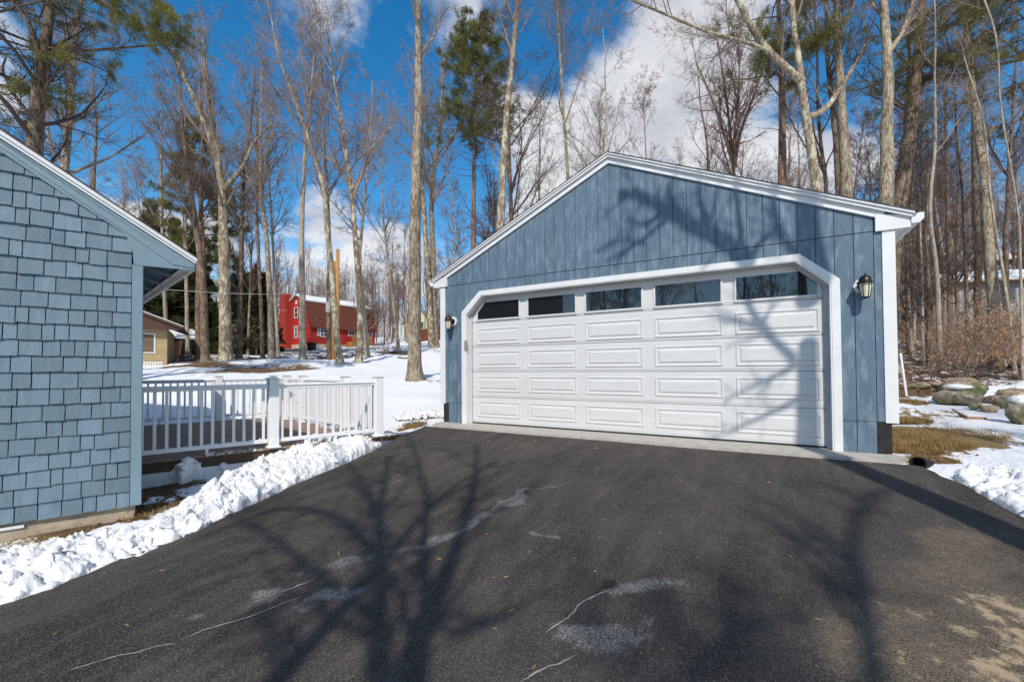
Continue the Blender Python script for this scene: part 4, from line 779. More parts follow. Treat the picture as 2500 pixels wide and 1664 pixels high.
ie = [np.array([rx(y)+.02+.05*k_, y]) for k_, y in ((5, -.45), (3, -.7), (1, -1.0), (0, -1.3), (0, -1.6), (0, -1.9), (0, -2.4), (0, -3.0), (0, -3.8))]; oe = [np.array([x_, y_]) for x_, y_ in ((4.6, -.25), (4.9, -.35), (5.2, -.5), (5.5, -.75), (5.7, -1.0), (5.9, -1.3), (6.1, -1.8), (6.3, -2.5), (6.4, -3.4))]
bank('snow_bank', ie, oe, [.035, .05, .06, .075, .09, .10, .11, .12, .12], ns=260, nc=90, seed=61, ncl=260, cl=(.008, .035), edge=.05, bias=.35, label='broken lumpy snow along the right edge of the driveway')
chunks('snow_chunks', [ond(395, 1215), ond(372, 1232)], 16, (.02, .055), .06, 'few snow lumps on the bare ground at the house corner')
# snow lying on deck edge and rails
sv, stt, off = [], [], 0
for p0, t, L in SNOWR:
    n = int(L/.02); x = rng.random(n)*(L-.2)+.1; keep = fbm(x*2.3+p0[0], x*0, seed=61) > -.15; x = x[keep]; s = np.cross(t, (0, 0, 1.))
    P = p0+t*x[:, None]+s*rng.normal(0, .012, len(x))[:, None]+np.array([0, 0, .132]); 
    P2 = p0+t*x[:, None]+s*rng.uniform(-.1, .1, len(x))[:, None]+np.array([0, 0, .003])
    for q in (P, P2):
        V, T = clods(q, rng.uniform(.006, .018, len(x)), 3); sv.append(V); stt.append(T+off); off += len(V)
ob('rail_snow', npmesh('rail_snow', np.concatenate(sv), None, np.concatenate(stt), mats=[M['snow']], smooth=True), kind='stuff', label='thin leftover snow on the deck edge and lower rails')
# ------------------------------------------------------------------ trees
def nrmz(v): return v/(np.linalg.norm(v, axis=-1, keepdims=True)+1e-12)
def tubes(P, R, k):
    """P (N,S,3) paths, R (N,S) radii -> verts, quads"""
    N_, S_, _ = P.shape; T = nrmz(np.gradient(P, axis=1)); ref = np.where(np.abs(T[:, :1, 2:3]) > .8, np.array([1., .13, 0]), np.array([.1, .2, 1.])); A = nrmz(np.cross(T, np.broadcast_to(ref, T.shape))); B = np.cross(T, A)
    an = np.arange(k)*2*np.pi/k; V = P[:, :, None]+R[:, :, None, None]*(A[:, :, None]*np.cos(an)[:, None]+B[:, :, None]*np.sin(an)[:, None])
    b = (np.arange(N_)*S_*k)[:, None, None]+(np.arange(S_-1)*k)[None, :, None]; j = np.arange(k)[None, None]; j2 = (j+1) % k
    Q = np.stack([b+j, b+j2, b+k+j2, b+k+j], -1).reshape(-1, 4); return V.reshape(-1, 3), Q
def spikes(P, R, k=3):
    """like tubes, but every path ends in a point"""
    N_, S_, _ = P.shape
    if S_ > 2: V, Q = tubes(P[:, :-1], R[:, :-1], k) if S_ > 2 else None
    if S_ == 2:
        T = nrmz(P[:, 1]-P[:, 0]); ref = np.where(np.abs(T[:, 2:3]) > .8, np.array([1., .13, 0]), np.array([.1, .2, 1.])); A = nrmz(np.cross(T, ref)); B = np.cross(T, A); an = np.arange(k)*2*np.pi/k
        V = (P[:, 0][:, None]+R[:, 0][:, None, None]*(A[:, None]*np.cos(an)[:, None]+B[:, None]*np.sin(an)[:, None])).reshape(-1, 3); Q = np.zeros((0, 4), int)
    m = S_-1; last = (np.arange(N_)*m*k+(m-1)*k)[:, None]; j = np.arange(k)[None]; tip = (len(V)+np.arange(N_))[:, None]+0*j
    T3 = np.stack([last+j, last+(j+1) % k, tip], -1).reshape(-1, 3); return np.r_[V, P[:, -1]], Q, T3
def interp(P, t):
    """points at t (N,k) along paths P (N,S,3)"""
    S_ = P.shape[1]; x = np.clip(t, 0, .9999)*(S_-1); i = x.astype(int); f = (x-i); n = np.arange(P.shape[0])[:, None]
    if P.ndim == 3: return P[n, i]*(1-f[..., None])+P[n, i+1]*f[..., None]
    return P[n, i]*(1-f)+P[n, i+1]*f
def grow(P, R, k, t0, t1, ang, dang, lf, rf, up, wig, S_, rg, shape=.6, taper=.25, minr=.0025, plen=None, flat=0):
    N_ = P.shape[0]; t = np.sort(rg.uniform(t0, t1, (N_, k)), 1); p = interp(P, t); r = interp(R, t); T = nrmz(np.gradient(P, axis=1)); tn = nrmz(interp(T, t))
    L = np.linalg.norm(np.diff(P, axis=1), axis=-1).sum(1)[:, None] if plen is None else plen
    q = nrmz(np.cross(tn, rg.normal(size=tn.shape)))
    if flat: q = nrmz(q*np.array([1, 1, 1-flat]))
    a = np.radians(rg.normal(ang, dang, (N_, k)))[..., None]; d = nrmz(tn*np.cos(a)+q*np.sin(a)+np.array([0, 0, up*.5]))
    ln = (L*lf*(1-shape*t)*rg.uniform(.6, 1.2, (N_, k)))[..., None]; r0 = np.maximum(np.minimum(r*rf, ln[..., 0]*.016+.002), minr)
    d = d.reshape(-1, 3); p = p.reshape(-1, 3); ln = ln.reshape(-1, 1); r0 = r0.reshape(-1)
    out = [p]
    for s in range(S_-1):
        d = nrmz(d+rg.normal(0, wig, d.shape)+np.array([0, 0, up/S_])); out.append(out[-1]+d*ln/(S_-1))
    P2 = np.stack(out, 1); tt = np.linspace(0, 1, S_)[None]; R2 = r0[:, None]*(1-(1-taper)*tt); return P2, np.maximum(R2, minr*.6)
def trunk_mesh(pts, rad, k=14, seed=0, flare=.5, rough=.05, n=None):
    pts = np.array(pts); s = np.r_[0, np.cumsum(np.linalg.norm(np.diff(pts, axis=0), axis=1))]; n = n or max(12, int(s[-1]/.35)); t = np.r_[0, .12, .3, .6, np.linspace(1.0, s[-1], n)]
    sm = lambda c: np.interp(t, s, c); P = np.stack([sm(pts[:, 0]), sm(pts[:, 1]), sm(pts[:, 2])], -1)
    for _ in range(3): P[1:-1] = .25*P[:-2]+.5*P[1:-1]+.25*P[2:]
    P[:, 0] += fbm(t*.35, t*0, seed=seed+5)*.03*np.minimum(1, t); R = np.interp(t, s, rad)*(1+flare*np.exp(-t/.28))
    V, Q = tubes(P[None], R[None], k); an = np.tile(np.arange(k)*2*np.pi/k, len(t)); tt = np.repeat(t, k); C = np.repeat(P, k, 0)
    f = 1+rough*fbm(np.cos(an)*2+seed, np.sin(an)*2, tt*.8, 3, seed)*1.4+.22*flare*np.exp(-tt/.35)*np.sin(an*5+seed)
    return C+(V-C)*f[:, None], Q, P, R
NCH = {0: 0}
def crown(paths, rads, seed, lv, mats_k=(5, 3, 3, 3)):
    """lv = list of level dicts; returns verts, quads for all levels"""
    rg = np.random.default_rng(seed); Vs, Qs, Ts, off = [], [], [], 0; P, R = paths, rads
    for i, l in enumerate(lv):
        P, R = grow(P, R, rg=rg, **l); k = mats_k[min(i, 3)]; V, Q, T = spikes(P, R, k); Vs.append(V); Qs.append(Q+off); Ts.append(T+off); off += len(V)
    return np.concatenate(Vs), np.concatenate(Qs), np.concatenate(Ts)
def maple(dens=1.0, lt=.38, spread=1.0, ang=46, up=.55, nl=17, twig=True):
    l = [dict(k=int(nl*dens), t0=lt, t1=.985, ang=ang, dang=12, lf=.36*spread, rf=.5, up=up, wig=.10, S_=9, shape=.62),
         dict(k=9, t0=.12, t1=.98, ang=42, dang=14, lf=.46, rf=.55, up=.22, wig=.12, S_=5, shape=.5),
         dict(k=7, t0=.15, t1=.98, ang=42, dang=15, lf=.52, rf=.6, up=.12, wig=.16, S_=3, shape=.4, minr=.0062)]
    if twig: l.append(dict(k=6, t0=.1, t1=1.0, ang=40, dang=15, lf=.58, rf=.8, up=.08, wig=.16, S_=2, shape=.3, minr=.0056))
    return l
sparse = maple(.6, lt=.48, spread=.75, ang=45, up=.6, nl=15)
GRP = 'bare trees in the near woods'
def tree(trace, d, w0, label, barkm='bark_ash', twigm='twig', top=None, lv=None, r1=.35, seed=1, base=None, name='bare_tree', group=GRP, extra_limbs=None, flare=.45, k=14, w_at=None):
    """trace: display-px points from the foot upwards at depth d (metres); top: extra height in metres added above the last point"""
    g0 = gpt(trace[0][0], d); pts = [g0]
    for (x, y) in trace[1:]: pts.append(at(x*K_, y*K_, d))
    if pts[1][2] < g0[2]+.3: pts.pop(1)
    last = pts[-1]; dr = nrmz(last-pts[-2]) if len(pts) > 1 else np.array([0, 0, 1.])
    if top:
        dr = nrmz(dr+np.array([0, 0, .8])); pts.append(last+dr*top*.5+np.array([.1, 0, 0])); pts.append(last+dr*top+np.array([-.1, .1, 0]))
    pts = np.array(pts); r0 = w0*K_/2*d/1042.; s = np.r_[0, np.cumsum(np.linalg.norm(np.diff(pts, axis=0), axis=1))]; rad = r0*(1-(1-.0)*(s/s[-1])**1.25*(1-.07)); rad = np.maximum(rad, .02)
    V, Q, P, R = trunk_mesh(pts-g0, rad, k, seed, flare)
    T = empty(name, tuple(g0), label=label, cat='tree', group=group)
    Vs, Qs = [V], [Q]; limbs = []
    for (poly, wa, wb) in (extra_limbs or []):
        lp = np.array([at(x*K_, y*K_, d+dz) for x, y, dz in poly])-g0; q = np.linspace(0, len(lp)-1, 12); lp2 = np.stack([np.interp(q, np.arange(len(lp)), lp[:, i]) for i in range(3)], -1)
        for _ in range(2): lp2[1:-1] = .25*lp2[:-2]+.5*lp2[1:-1]+.25*lp2[2:]
        rr_ = np.linspace(wa, wb, 12)*K_/2*d/1042.; v2, q2 = tubes(lp2[None], rr_[None], 9); Qs.append(q2+sum(len(v) for v in Vs)); Vs.append(v2); limbs.append((lp2, rr_))
    ob('trunk', npmesh('trunk', np.concatenate(Vs), np.concatenate(Qs), mats=[M[barkm]], smooth=True), T)
    lv = [dict(x) for x in (lv or maple())]; f_ = min(max(d/27, .48), 1.1)
    for x in lv:
        if 'minr' in x: x['minr'] *= f_
    V, Q, T_ = crown(P[None], R[None], seed, lv)
    Vs, Qs, Ts = [V], [Q], [T_]
    if limbs:
        LP = np.array([l[0] for l in limbs]); LR = np.array([l[1] for l in limbs]); l2 = [dict(k=13, t0=.15, t1=1, ang=48, dang=15, lf=.42, rf=.5, up=.3, wig=.12, S_=6, shape=.5)]+[dict(x) for x in lv[2:]]
        v2, q2, t2 = crown(LP, LR, seed+77, l2); Qs.append(q2+len(V)); Ts.append(t2+len(V)); Vs.append(v2)
    ob('crown', npmesh('crown', np.concatenate(Vs), np.concatenate(Qs), np.concatenate(Ts), mats=[M[twigm]]), T)
    return T
def tufts(P, D, size, n, rg, wd=.012, fold=.5):
    """needle sprays: n thin blades at every point"""
    N_ = len(P); d = nrmz(D[:, None]*fold+rg.normal(size=(N_, n, 3))); L = size*rg.uniform(.6, 1.2, (N_, n, 1)); s = nrmz(np.cross(d, rg.normal(size=d.shape)))*wd
    st_ = P[:, None]+rg.normal(0, size*.35, (N_, n, 3)); V = np.stack([st_-s, st_+s, st_+d*L], 2).reshape(-1, 3); return V, np.arange(len(V)).reshape(-1, 3)
def pine_geo(h, r0, crown_from=.35, maxlen=3.5, seed=0, droop=-.05, nb=46, tn=9, size=.16, wd=.014, prof=None, k=10, dead=.2, pts=None, sub=8, per=7):
    rg = np.random.default_rng(seed)
    if pts is None:
        pts = np.array([[0, 0, 0], [.08*h*.1, 0, h*.3], [-.05*h*.1, .1, h*.65], [.05, 0, h]])
    s = np.r_[0, np.cumsum(np.linalg.norm(np.diff(pts, axis=0), axis=1))]; rad = r0*(1-s/s[-1]*.93)
    V, Q, P, R = trunk_mesh(pts, rad, k, seed, .3, .03)
    t = np.sort(rg.uniform(crown_from-dead, 1, nb)); u = np.clip((t-crown_from)/(1-crown_from), 0, 1)
    ln = maxlen*(np.sin(np.clip(u*.85+.18, 0, 1)*np.pi)**.8)*rg.uniform(.55, 1.15, nb) if prof is None else maxlen*prof(u)*rg.uniform(.6, 1.15, nb)
    ln = np.where(t < crown_from, maxlen*.5*rg.uniform(.3, 1, nb), ln)
    a = rg.uniform(0, 6.28, nb); d = nrmz(np.stack([np.cos(a), np.sin(a), (.12+.5*u)*(.35 if nb > 120 else 1)+droop*2], -1)); p = interp(P[None], t[None])[0]; r = interp(R[None], t[None])[0]; out = [p]
    for i in range(6): d = nrmz(d+rg.normal(0, .07, d.shape)+np.array([0, 0, droop*.6])); out.append(out[-1]+d*ln[:, None]/6)
    BP = np.stack(out, 1); BR = np.maximum(np.minimum(r*.5, ln*.014)[:, None]*np.linspace(1, .3, 7)[None], .006)
    bv, bq = tubes(BP, BR, 4)
    live = t >= crown_from
    SP, SR = grow(BP[live], BR[live], sub, .25, 1.0, 48, 10, .38, .5, .05, .08, 4, rg, shape=.35, flat=.7, minr=.004); sv_, sq = tubes(SP, SR, 3)
    tt = rg.uniform(.2, 1.0, (len(SP), per)); tp = interp(SP, tt).reshape(-1, 3); td = np.repeat(nrmz(SP[:, -1]-SP[:, 0]), per, 0); fv, ft = tufts(tp, td+np.array([0, 0, .3]), size, tn, rg, wd)
    return (V, Q), (np.r_[bv, sv_], np.r_[bq, sq+len(bv)]), (fv, ft)
def pine_obj(name, g0, geo, label, group, barkm='bark_pine', leafm='needle', cat='tree'):
    T = empty(name, tuple(g0), label=label, cat=cat, group=group)
    ob('trunk', npmesh('trunk', geo[0][0], geo[0][1], mats=[M[barkm]], smooth=True), T)
    ob('crown', npmesh('crown', geo[1][0], geo[1][1], mats=[M['twig_dark']]), T)
    ob('foliage', npmesh('foliage', geo[2][0], None, geo[2][1], mats=[M[leafm]]), T); return T
def copy_tree(o, loc, rz, sc, label=None, group=None):
    c = o.copy(); COL.objects.link(c); c.location = loc; c.rotation_euler = (0, 0, rz); c.scale = (sc, sc, sc)
    if label: c['label'] = label
    if group: c['group'] = group
    for ch in o.children: q = ch.copy(); COL.objects.link(q); q.parent = c
    return c
hi = maple(1.0, lt=.58, spread=.85, ang=42, up=.55, nl=15)
mid = maple(1.1, lt=.42, spread=.95, ang=42, up=.6, nl=17)
lo_ = maple(1.2, lt=.25, spread=1.1, ang=50, up=.4, nl=20)
# -- left and centre, beyond the deck
tree([(955, 874), (953, 700), (956, 560), (957, 400), (963, 250), (962, 100), (965, -80)], 15.4, 31, 'thick furrowed grey trunk standing alone in the snow left of the garage', 'bark_ash', lv=hi, seed=1, top=5, k=18, flare=.42)
tree([(78, 700), (75, 345), (88, 200), (112, 60), (120, -60)], 13.0, 38, 'stout dark-barked tree rising behind the shingled house roof', 'bark_dark', 'twig_dark', lv=maple(1.1, lt=.35, spread=.85, ang=58, up=.35, nl=20), seed=2, top=5, extra_limbs=[([(112, 112, 0), (190, 118, .5), (260, 112, .8), (400, 100, 1.2)], 8, 4), ([(98, 150, 0), (70, 60, -.3), (20, -10, -.6)], 12, 6)])
tree([(146, 700), (148, 395), (158, 300), (166, 220), (172, 110), (185, 20)], 17, 22, 'lighter slim tree next to the stout dark one above the house roof', 'bark_lichen', lv=mid, seed=3, top=3)
tree([(205, 700), (215, 420), (222, 300), (215, 180)], 24, 12, 'thin dark tree behind the middle of the white roof edge', 'bark_dark', 'twig', lv=mid, seed=4, top=3)
tree([(520, 838), (516, 600), (512, 450), (497, 330), (480, 230), (470, 120)], 27, 27, 'tall lichen-spotted tree with a dividing crown behind the deck, above the left snow edge', 'bark_lichen', lv=mid, seed=5, top=2, extra_limbs=[([(512, 440, 0), (560, 385, .5), (580, 330, .8), (625, 285, 1.4)], 12, 4), ([(500, 360, 0), (450, 230, -.5), (410, 150, -1), (380, 80, -1)], 14, 4)])
tree([(549, 834), (552, 700), (556, 560), (560, 420), (575, 300)], 28, 13, 'thin trunk right beside the lichen-spotted tree behind the deck', 'bark_dark', lv=mid, seed=6, top=4)
tree([(473, 828), (470, 700), (462, 600), (445, 480), (430, 380), (420, 300)], 26, 17, 'dark trunk left of the lichen-spotted tree, leaning left towards the roof tip', 'bark_dark', 'twig_dark', lv=mid, seed=7, top=5)
tree([(457, 815), (456, 700), (458, 600), (462, 420)], 30, 14, 'dark upright trunk behind the leaning one near the roof tip', 'bark_pine', 'twig_dark', lv=mid, seed=8, top=6)
tree([(432, 810), (430, 700), (428, 560), (425, 430)], 33, 9, 'thin grey trunk standing in front of the dark shed with snow on its roof', 'bark_smooth', lv=mid, seed=9, top=6)
tree([(386, 800), (380, 700), (374, 560), (370, 400)], 33, 9, 'thin pale trunk between the tan cabin and the dark shed', 'bark_smooth', lv=mid, seed=10, top=6)
tree([(604, 830), (600, 700), (594, 560), (590, 430)], 28, 9, 'slim dark trunk midway between the lichen-spotted tree and the red house', 'bark_dark', lv=mid, seed=11, top=8)
tree([(625, 828), (622, 700), (614, 560), (600, 440), (600, 330)], 28, 14, 'grey trunk close left of the red house chimney', 'bark_ash', lv=mid, seed=12, top=6)
tree([(640, 826), (634, 700), (628, 560), (618, 400)], 31, 8, 'thin pale trunk touching the left side of the red house chimney', 'bark_smooth', lv=mid, seed=13, top=6)
tree([(697, 826), (696, 700), (694, 560), (697, 450), (702, 340), (715, 220)], 27, 15, 'smooth grey trunk in front of the left end of the red house', 'bark_smooth', 'twig', lv=mid, seed=14, top=6)
tree([(783, 848), (773, 760), (766, 640), (752, 520), (745, 430), (722, 360), (700, 290), (670, 210), (640, 130)], 22.5, 15, 'lichen-spotted trunk curving up to the left in front of the utility pole', 'bark_lichen', 'twig', lv=mid, seed=15, top=4)
tree([(826, 842), (829, 720), (822, 600), (812, 480), (800, 380), (789, 290), (768, 180), (755, 90)], 23.5, 15, 'pale lichen-spotted trunk in front of the right half of the red house', 'bark_lichen', 'twig', lv=mid, seed=16, top=3, extra_limbs=[([(806, 440, 0), (850, 370, .5), (900, 290, 1)], 6, 2)])
tree([(846, 826), (842, 760), (834, 700), (826, 600), (835, 500), (845, 400)], 27, 11, 'smooth leaning trunk behind the pale one at the right end of the red house', 'bark_smooth', 'twig', lv=mid, seed=17, top=6)
tree([(757, 818), (756, 700), (758, 560), (752, 430), (745, 320)], 27.5, 11, 'dark trunk immediately left of the honey-coloured utility pole', 'bark_dark', 'twig_dark', lv=mid, seed=18, top=8)
tree([(994, 803), (988, 700), (983, 600), (975, 480), (968, 380)], 36, 16, 'left trunk of the twin trees between the thick furrowed trunk and the garage', 'bark_lichen', lv=mid, seed=19, top=10)
tree([(1002, 803), (998, 700), (996, 600), (992, 480), (1000, 380), (1010, 300)], 36.5, 16, 'right trunk of the twin trees between the thick furrowed trunk and the garage', 'bark_ash', lv=mid, seed=20, top=9)
tree([(918, 806), (912, 760), (905, 700), (893, 600), (882, 500)], 36, 7, 'thin leaning sapling left of the thick furrowed trunk', 'bark_ash', lv=mid, seed=21, top=8)
tree([(950, 768), (948, 740), (944, 700), (943, 640), (938, 590)], 62, 5, 'small white-barked birch on the far snow edge right of the red house', 'bark_birch', 'twig', lv=maple(.7, lt=.3, spread=1, ang=35, nl=10), seed=22, top=3)
# -- above the garage
tree([(1150, 600), (1150, 520), (1158, 380), (1168, 240), (1180, 120), (1192, -30)], 20, 23, 'yellow-lichened trunk rising behind the left roof slope of the garage', 'bark_lichen', 'twig', lv=hi, seed=30, top=6)
tree([(1178, 600), (1176, 500), (1172, 360), (1170, 260)], 27, 14, 'dark multi-stem tree beside the yellow-lichened trunk', 'bark_dark', 'twig_dark', lv=lo_, seed=31, top=7)
tree([(1312, 500), (1306, 400), (1298, 280), (1290, 160), (1282, 40), (1280, -50)], 24, 11, 'slender straight trunk just left of the garage roof peak', 'bark_ash', 'twig', lv=mid, seed=32, top=5)
tree([(1385, 420), (1388, 340), (1395, 260), (1392, 180)], 24, 9, 'small thin tree directly behind the garage roof peak', 'bark_smooth', 'twig', lv=lo_, seed=33, top=3)
tree([(1690, 500), (1688, 380), (1690, 330), (1694, 270)], 22, 14, 'fan-shaped multi-stem tree with reddish twigs behind the right roof slope', 'bark_pine', 'twig_red', lv=maple(1.5, lt=.25, spread=1.0, ang=30, up=.5, nl=20), seed=34, top=4.5,
     extra_limbs=[([(1688, 380, 0), (1670, 320, 0), (1640, 230, .3), (1600, 140, .5)], 9, 3), ([(1690, 380, 0), (1700, 310, 0), (1735, 220, -.3), (1765, 130, -.4)], 9, 3), ([(1685, 370, 0), (1678, 280, .4), (1665, 180, .6), (1650, 90, .8)], 8, 3)])
tree([(1640, 500), (1632, 400), (1625, 320), (1610, 240)], 28, 9, 'thin spreading tree left of the fan-shaped one', 'bark_dark', 'twig', lv=lo_, seed=35, top=5)
tree([(1884, 520), (1880, 440), (1866, 330), (1846, 200), (1832, 100), (1820, -30)], 15.5, 26, 'mottled leaning trunk behind the garage with a long limb arching left', 'bark_lichen', 'twig', lv=hi, seed=36, top=6,
     extra_limbs=[([(1848, 190, 0), (1800, 150, 0), (1760, 110, .2), (1720, 50, .3), (1688, -20, .4)], 17, 12), ([(1765, 115, .2), (1700, 92, 0), (1640, 80, -.3), (1560, 45, -.5), (1440, -5, -.8)], 8, 5), ([(1860, 270, 0), (1900, 255, .2), (1950, 180, .6), (2000, 90, 1)], 15, 8)])
tree([(1935, 520), (1930, 445), (1925, 330), (1915, 230), (1905, 150)], 17.5, 20, 'left stem of the rough double trunk behind the right roof slope', 'bark_dark', 'twig_dark', lv=hi, seed=37, top=7)
tree([(1952, 520), (1950, 450), (1942, 330), (1934, 200), (1925, 90), (1925, -30)], 16, 28, 'right stem of the rough double trunk behind the right roof slope', 'bark_ash', 'twig', lv=hi, seed=38, top=6)
tree([(2042, 560), (2040, 470), (2038, 330), (2042, 200), (2040, 100), (2030, -30)], 15, 35, 'broad flaky grey trunk behind the right end of the garage roof', 'bark_ash', 'twig', lv=hi, seed=39, top=6, k=18, extra_limbs=[([(2046, 120, 0), (2080, 70, .3), (2110, -20, .6)], 12, 7)])
tree([(1905, 520), (1900, 420), (1888, 320), (1880, 220)], 22, 12, 'dark slim trunk between the mottled trunk and the double trunk', 'bark_dark', 'twig_dark', lv=mid, seed=40, top=8)
tree([(2030, 600), (2066, 480), (2076, 400), (2084, 300)], 21, 18, 'dark trunk leaning against the big pine at the right end of the roof', 'bark_dark', 'twig_dark', lv=mid, seed=41, top=9)
# -- right of the garage
tree([(2293, 838), (2286, 700), (2276, 560), (2268, 430), (2245, 280), (2228, 140), (2215, 20)], 16.5, 24, 'tall grey trunk right of the garage beside the leafy saplings', 'bark_ash', 'twig', lv=hi, seed=50, top=5)
tree([(2252, 800), (2250, 640), (2244, 480), (2240, 330)], 22, 15, 'dark trunk in front of the grey house in the woods', 'bark_dark', 'twig_dark', lv=hi, seed=51, top=8)
tree([(2163, 826), (2160, 740), (2155, 640), (2146, 560), (2140, 470), (2150, 330), (2148, 200)], 15.5, 10, 'slim leaning trunk close to the right corner board of the garage', 'bark_smooth', 'twig', lv=sparse, seed=52, top=6)
tree([(2335, 830), (2322, 700), (2308, 600), (2296, 540), (2280, 470)], 14, 7, 'thin bent sapling at the far right edge of the woods', 'bark_smooth', 'twig', lv=sparse, seed=53, top=5)
tree([(2123, 812), (2122, 700), (2120, 600), (2118, 480)], 19, 6, 'leftmost of the three thin poles right of the garage', 'bark_smooth', 'twig', lv=sparse, seed=54, top=6)
tree([(2140, 806), (2138, 700), (2136, 600), (2133, 430)], 20, 6, 'middle one of the three thin poles right of the garage', 'bark_smooth', 'twig', lv=sparse, seed=55, top=6)
tree([(2226, 800), (2224, 700), (2220, 600), (2214, 440), (2200, 330)], 18, 8, 'dark sapling stem left of the dark trunk before the grey house', 'bark_dark', 'twig', lv=sparse, seed=56, top=6)
tree([(2190, 780), (2186, 600), (2180, 440), (2176, 300)], 25, 12, 'dark tree deeper in the woods between the garage and the grey house', 'bark_dark', 'twig_dark', lv=hi, seed=57, top=7)
tree([(2352, 700), (2345, 500), (2330, 400), (2300, 250)], 12, 6, 'thin branchy sapling cut by the right edge of the picture', 'bark_smooth', 'twig', lv=sparse, seed=58, top=4)
tree([(2318, 720), (2314, 560), (2322, 400), (2335, 200)], 26, 12, 'slim dark tree behind the tall grey trunk at right', 'bark_dark', 'twig_dark', lv=mid, seed=59, top=6)
# -- pines
PG = 'pines among the bare trees'
def ppts(trace, d, top=None):
    g0 = gpt(trace[0][0], d); pts = [g0]+[at(x*K_, y*K_, d) for x, y in trace[1:]]
    if top: pts.append(pts[-1]+np.array([0, 0, top]))
    return g0, np.array(pts)-g0
g0, pp = ppts([(1088, 700), (1090, 400), (1094, 260), (1098, 30)], 31)
pine_obj('pine_tree', g0, pine_geo(0, .27, .62, 4.9, 3, nb=150, tn=8, size=.22, wd=.016, pts=pp, dead=.12, droop=.0, sub=9, per=7, prof=lambda u: np.clip(.62+u*1.6, 0, 1)*np.clip(1.12-u*.85, .25, 1)*(.8+.2*np.sin(u*26))), 'tall pine with a tufted green crown left of the garage peak', PG)
g0, pp = ppts([(1800, 600), (1797, 410), (1800, 250), (1794, 60)], 17, 6)
pine_obj('pine_tree', g0, pine_geo(0, .24, .52, 3.0, 4, nb=60, tn=10, size=.2, wd=.012, pts=pp, dead=.3, droop=.02, per=8), 'straight reddish pine trunk behind the middle of the right roof slope', PG)
g0, pp = ppts([(2028, 640), (2066, 480), (2085, 370), (2102, 250), (2115, 110), (2122, -40)], 17.5, 7)
pine_obj('pine_tree', g0, pine_geo(0, .36, .50, 4.6, 5, nb=90, tn=10, size=.2, wd=.012, pts=pp, dead=.25, droop=.02, sub=9, per=8), 'biggest dark pine at the right end of the garage roof', PG, barkm='bark_dark')
g0, pp = ppts([(2380, 760), (2390, 400), (2400, 100)], 15, 4)
pine_obj('pine_tree', g0, pine_geo(0, .24, .60, 4.2, 6, nb=56, tn=10, size=.18, wd=.011, pts=pp, dead=.1, droop=.0, sub=9, per=8), 'green pine boughs reaching in at the top right corner', PG)
g0, pp = ppts([(470, 800), (468, 600), (462, 400), (458, 290)], 34)
pine_obj('pine_tree', g0, pine_geo(0, .26, .42, 4.0, 7, nb=74, tn=11, size=.28, wd=.022, pts=pp, dead=.2, droop=.0, sub=9, per=8, prof=lambda u: np.clip(1.0-u*.75, .15, 1)), 'dense brownish-green pine behind the forked trees above the deck', PG, leafm='needle')
g0, pp = ppts([(-60, 700), (-55, 300), (-50, 100), (-45, -150)], 12.5, 4)
pine_obj('pine_tree', g0, pine_geo(0, .22, .52, 3.6, 8, nb=50, tn=10, size=.16, wd=.010, pts=pp, dead=.05, droop=.0, sub=9, per=8), 'pine boughs hanging in at the top left corner', PG)
# long pine bough crossing the sky at upper left: a pine whose trunk stands behind the house
g0, pp = ppts([(60, 900), (104, 100), (112, -260)], 13.6, 4)
geo = pine_geo(0, .17, .66, 2.6, 9, nb=40, tn=9, size=.16, wd=.010, pts=pp, dead=.02, droop=.0, sub=8, per=7)
pb = []
for tr in ([(112, -150), (230, -30), (330, 35), (418, 88)], [(112, -90), (230, 0), (310, 50), (405, 104)], [(112, -220), (240, -90), (340, 0), (400, 50)]):
    P_ = np.array([at(x*K_, y*K_, 13.2-i*.25) for i, (x, y) in enumerate(tr)])-g0; q = np.linspace(0, 3, 9); pb.append(np.stack([np.interp(q, np.arange(4), P_[:, i]) for i in range(3)], -1))
pb = np.array(pb); rg = np.random.default_rng(12); pr = np.full((3, 9), 1.)*np.linspace(.035, .01, 9); bv, bq = tubes(pb, pr, 5); SP, SR = grow(pb, pr, 26, .3, 1.0, 45, 12, .22, .5, .05, .08, 5, rg, shape=.3, flat=.5); sv_, sq = tubes(SP, SR, 3)
tt = rg.uniform(.2, 1.0, (len(SP), 16)); tp = interp(SP, tt).reshape(-1, 3); fv, ft = tufts(tp, np.repeat(nrmz(SP[:, -1]-SP[:, 0]), 16, 0), .13, 12, rg, .007)
n0, n1_ = len(geo[1][0]), len(geo[2][0])
geo = (geo[0], (np.r_[geo[1][0], bv, sv_], np.r_[geo[1][1], bq+n0, sq+n0+len(bv)]), (np.r_[geo[2][0], fv], np.r_[geo[2][1], ft+n1_]))
pine_obj('pine_tree', g0, geo, 'pine with a long needled bough crossing the blue sky at upper left', PG)
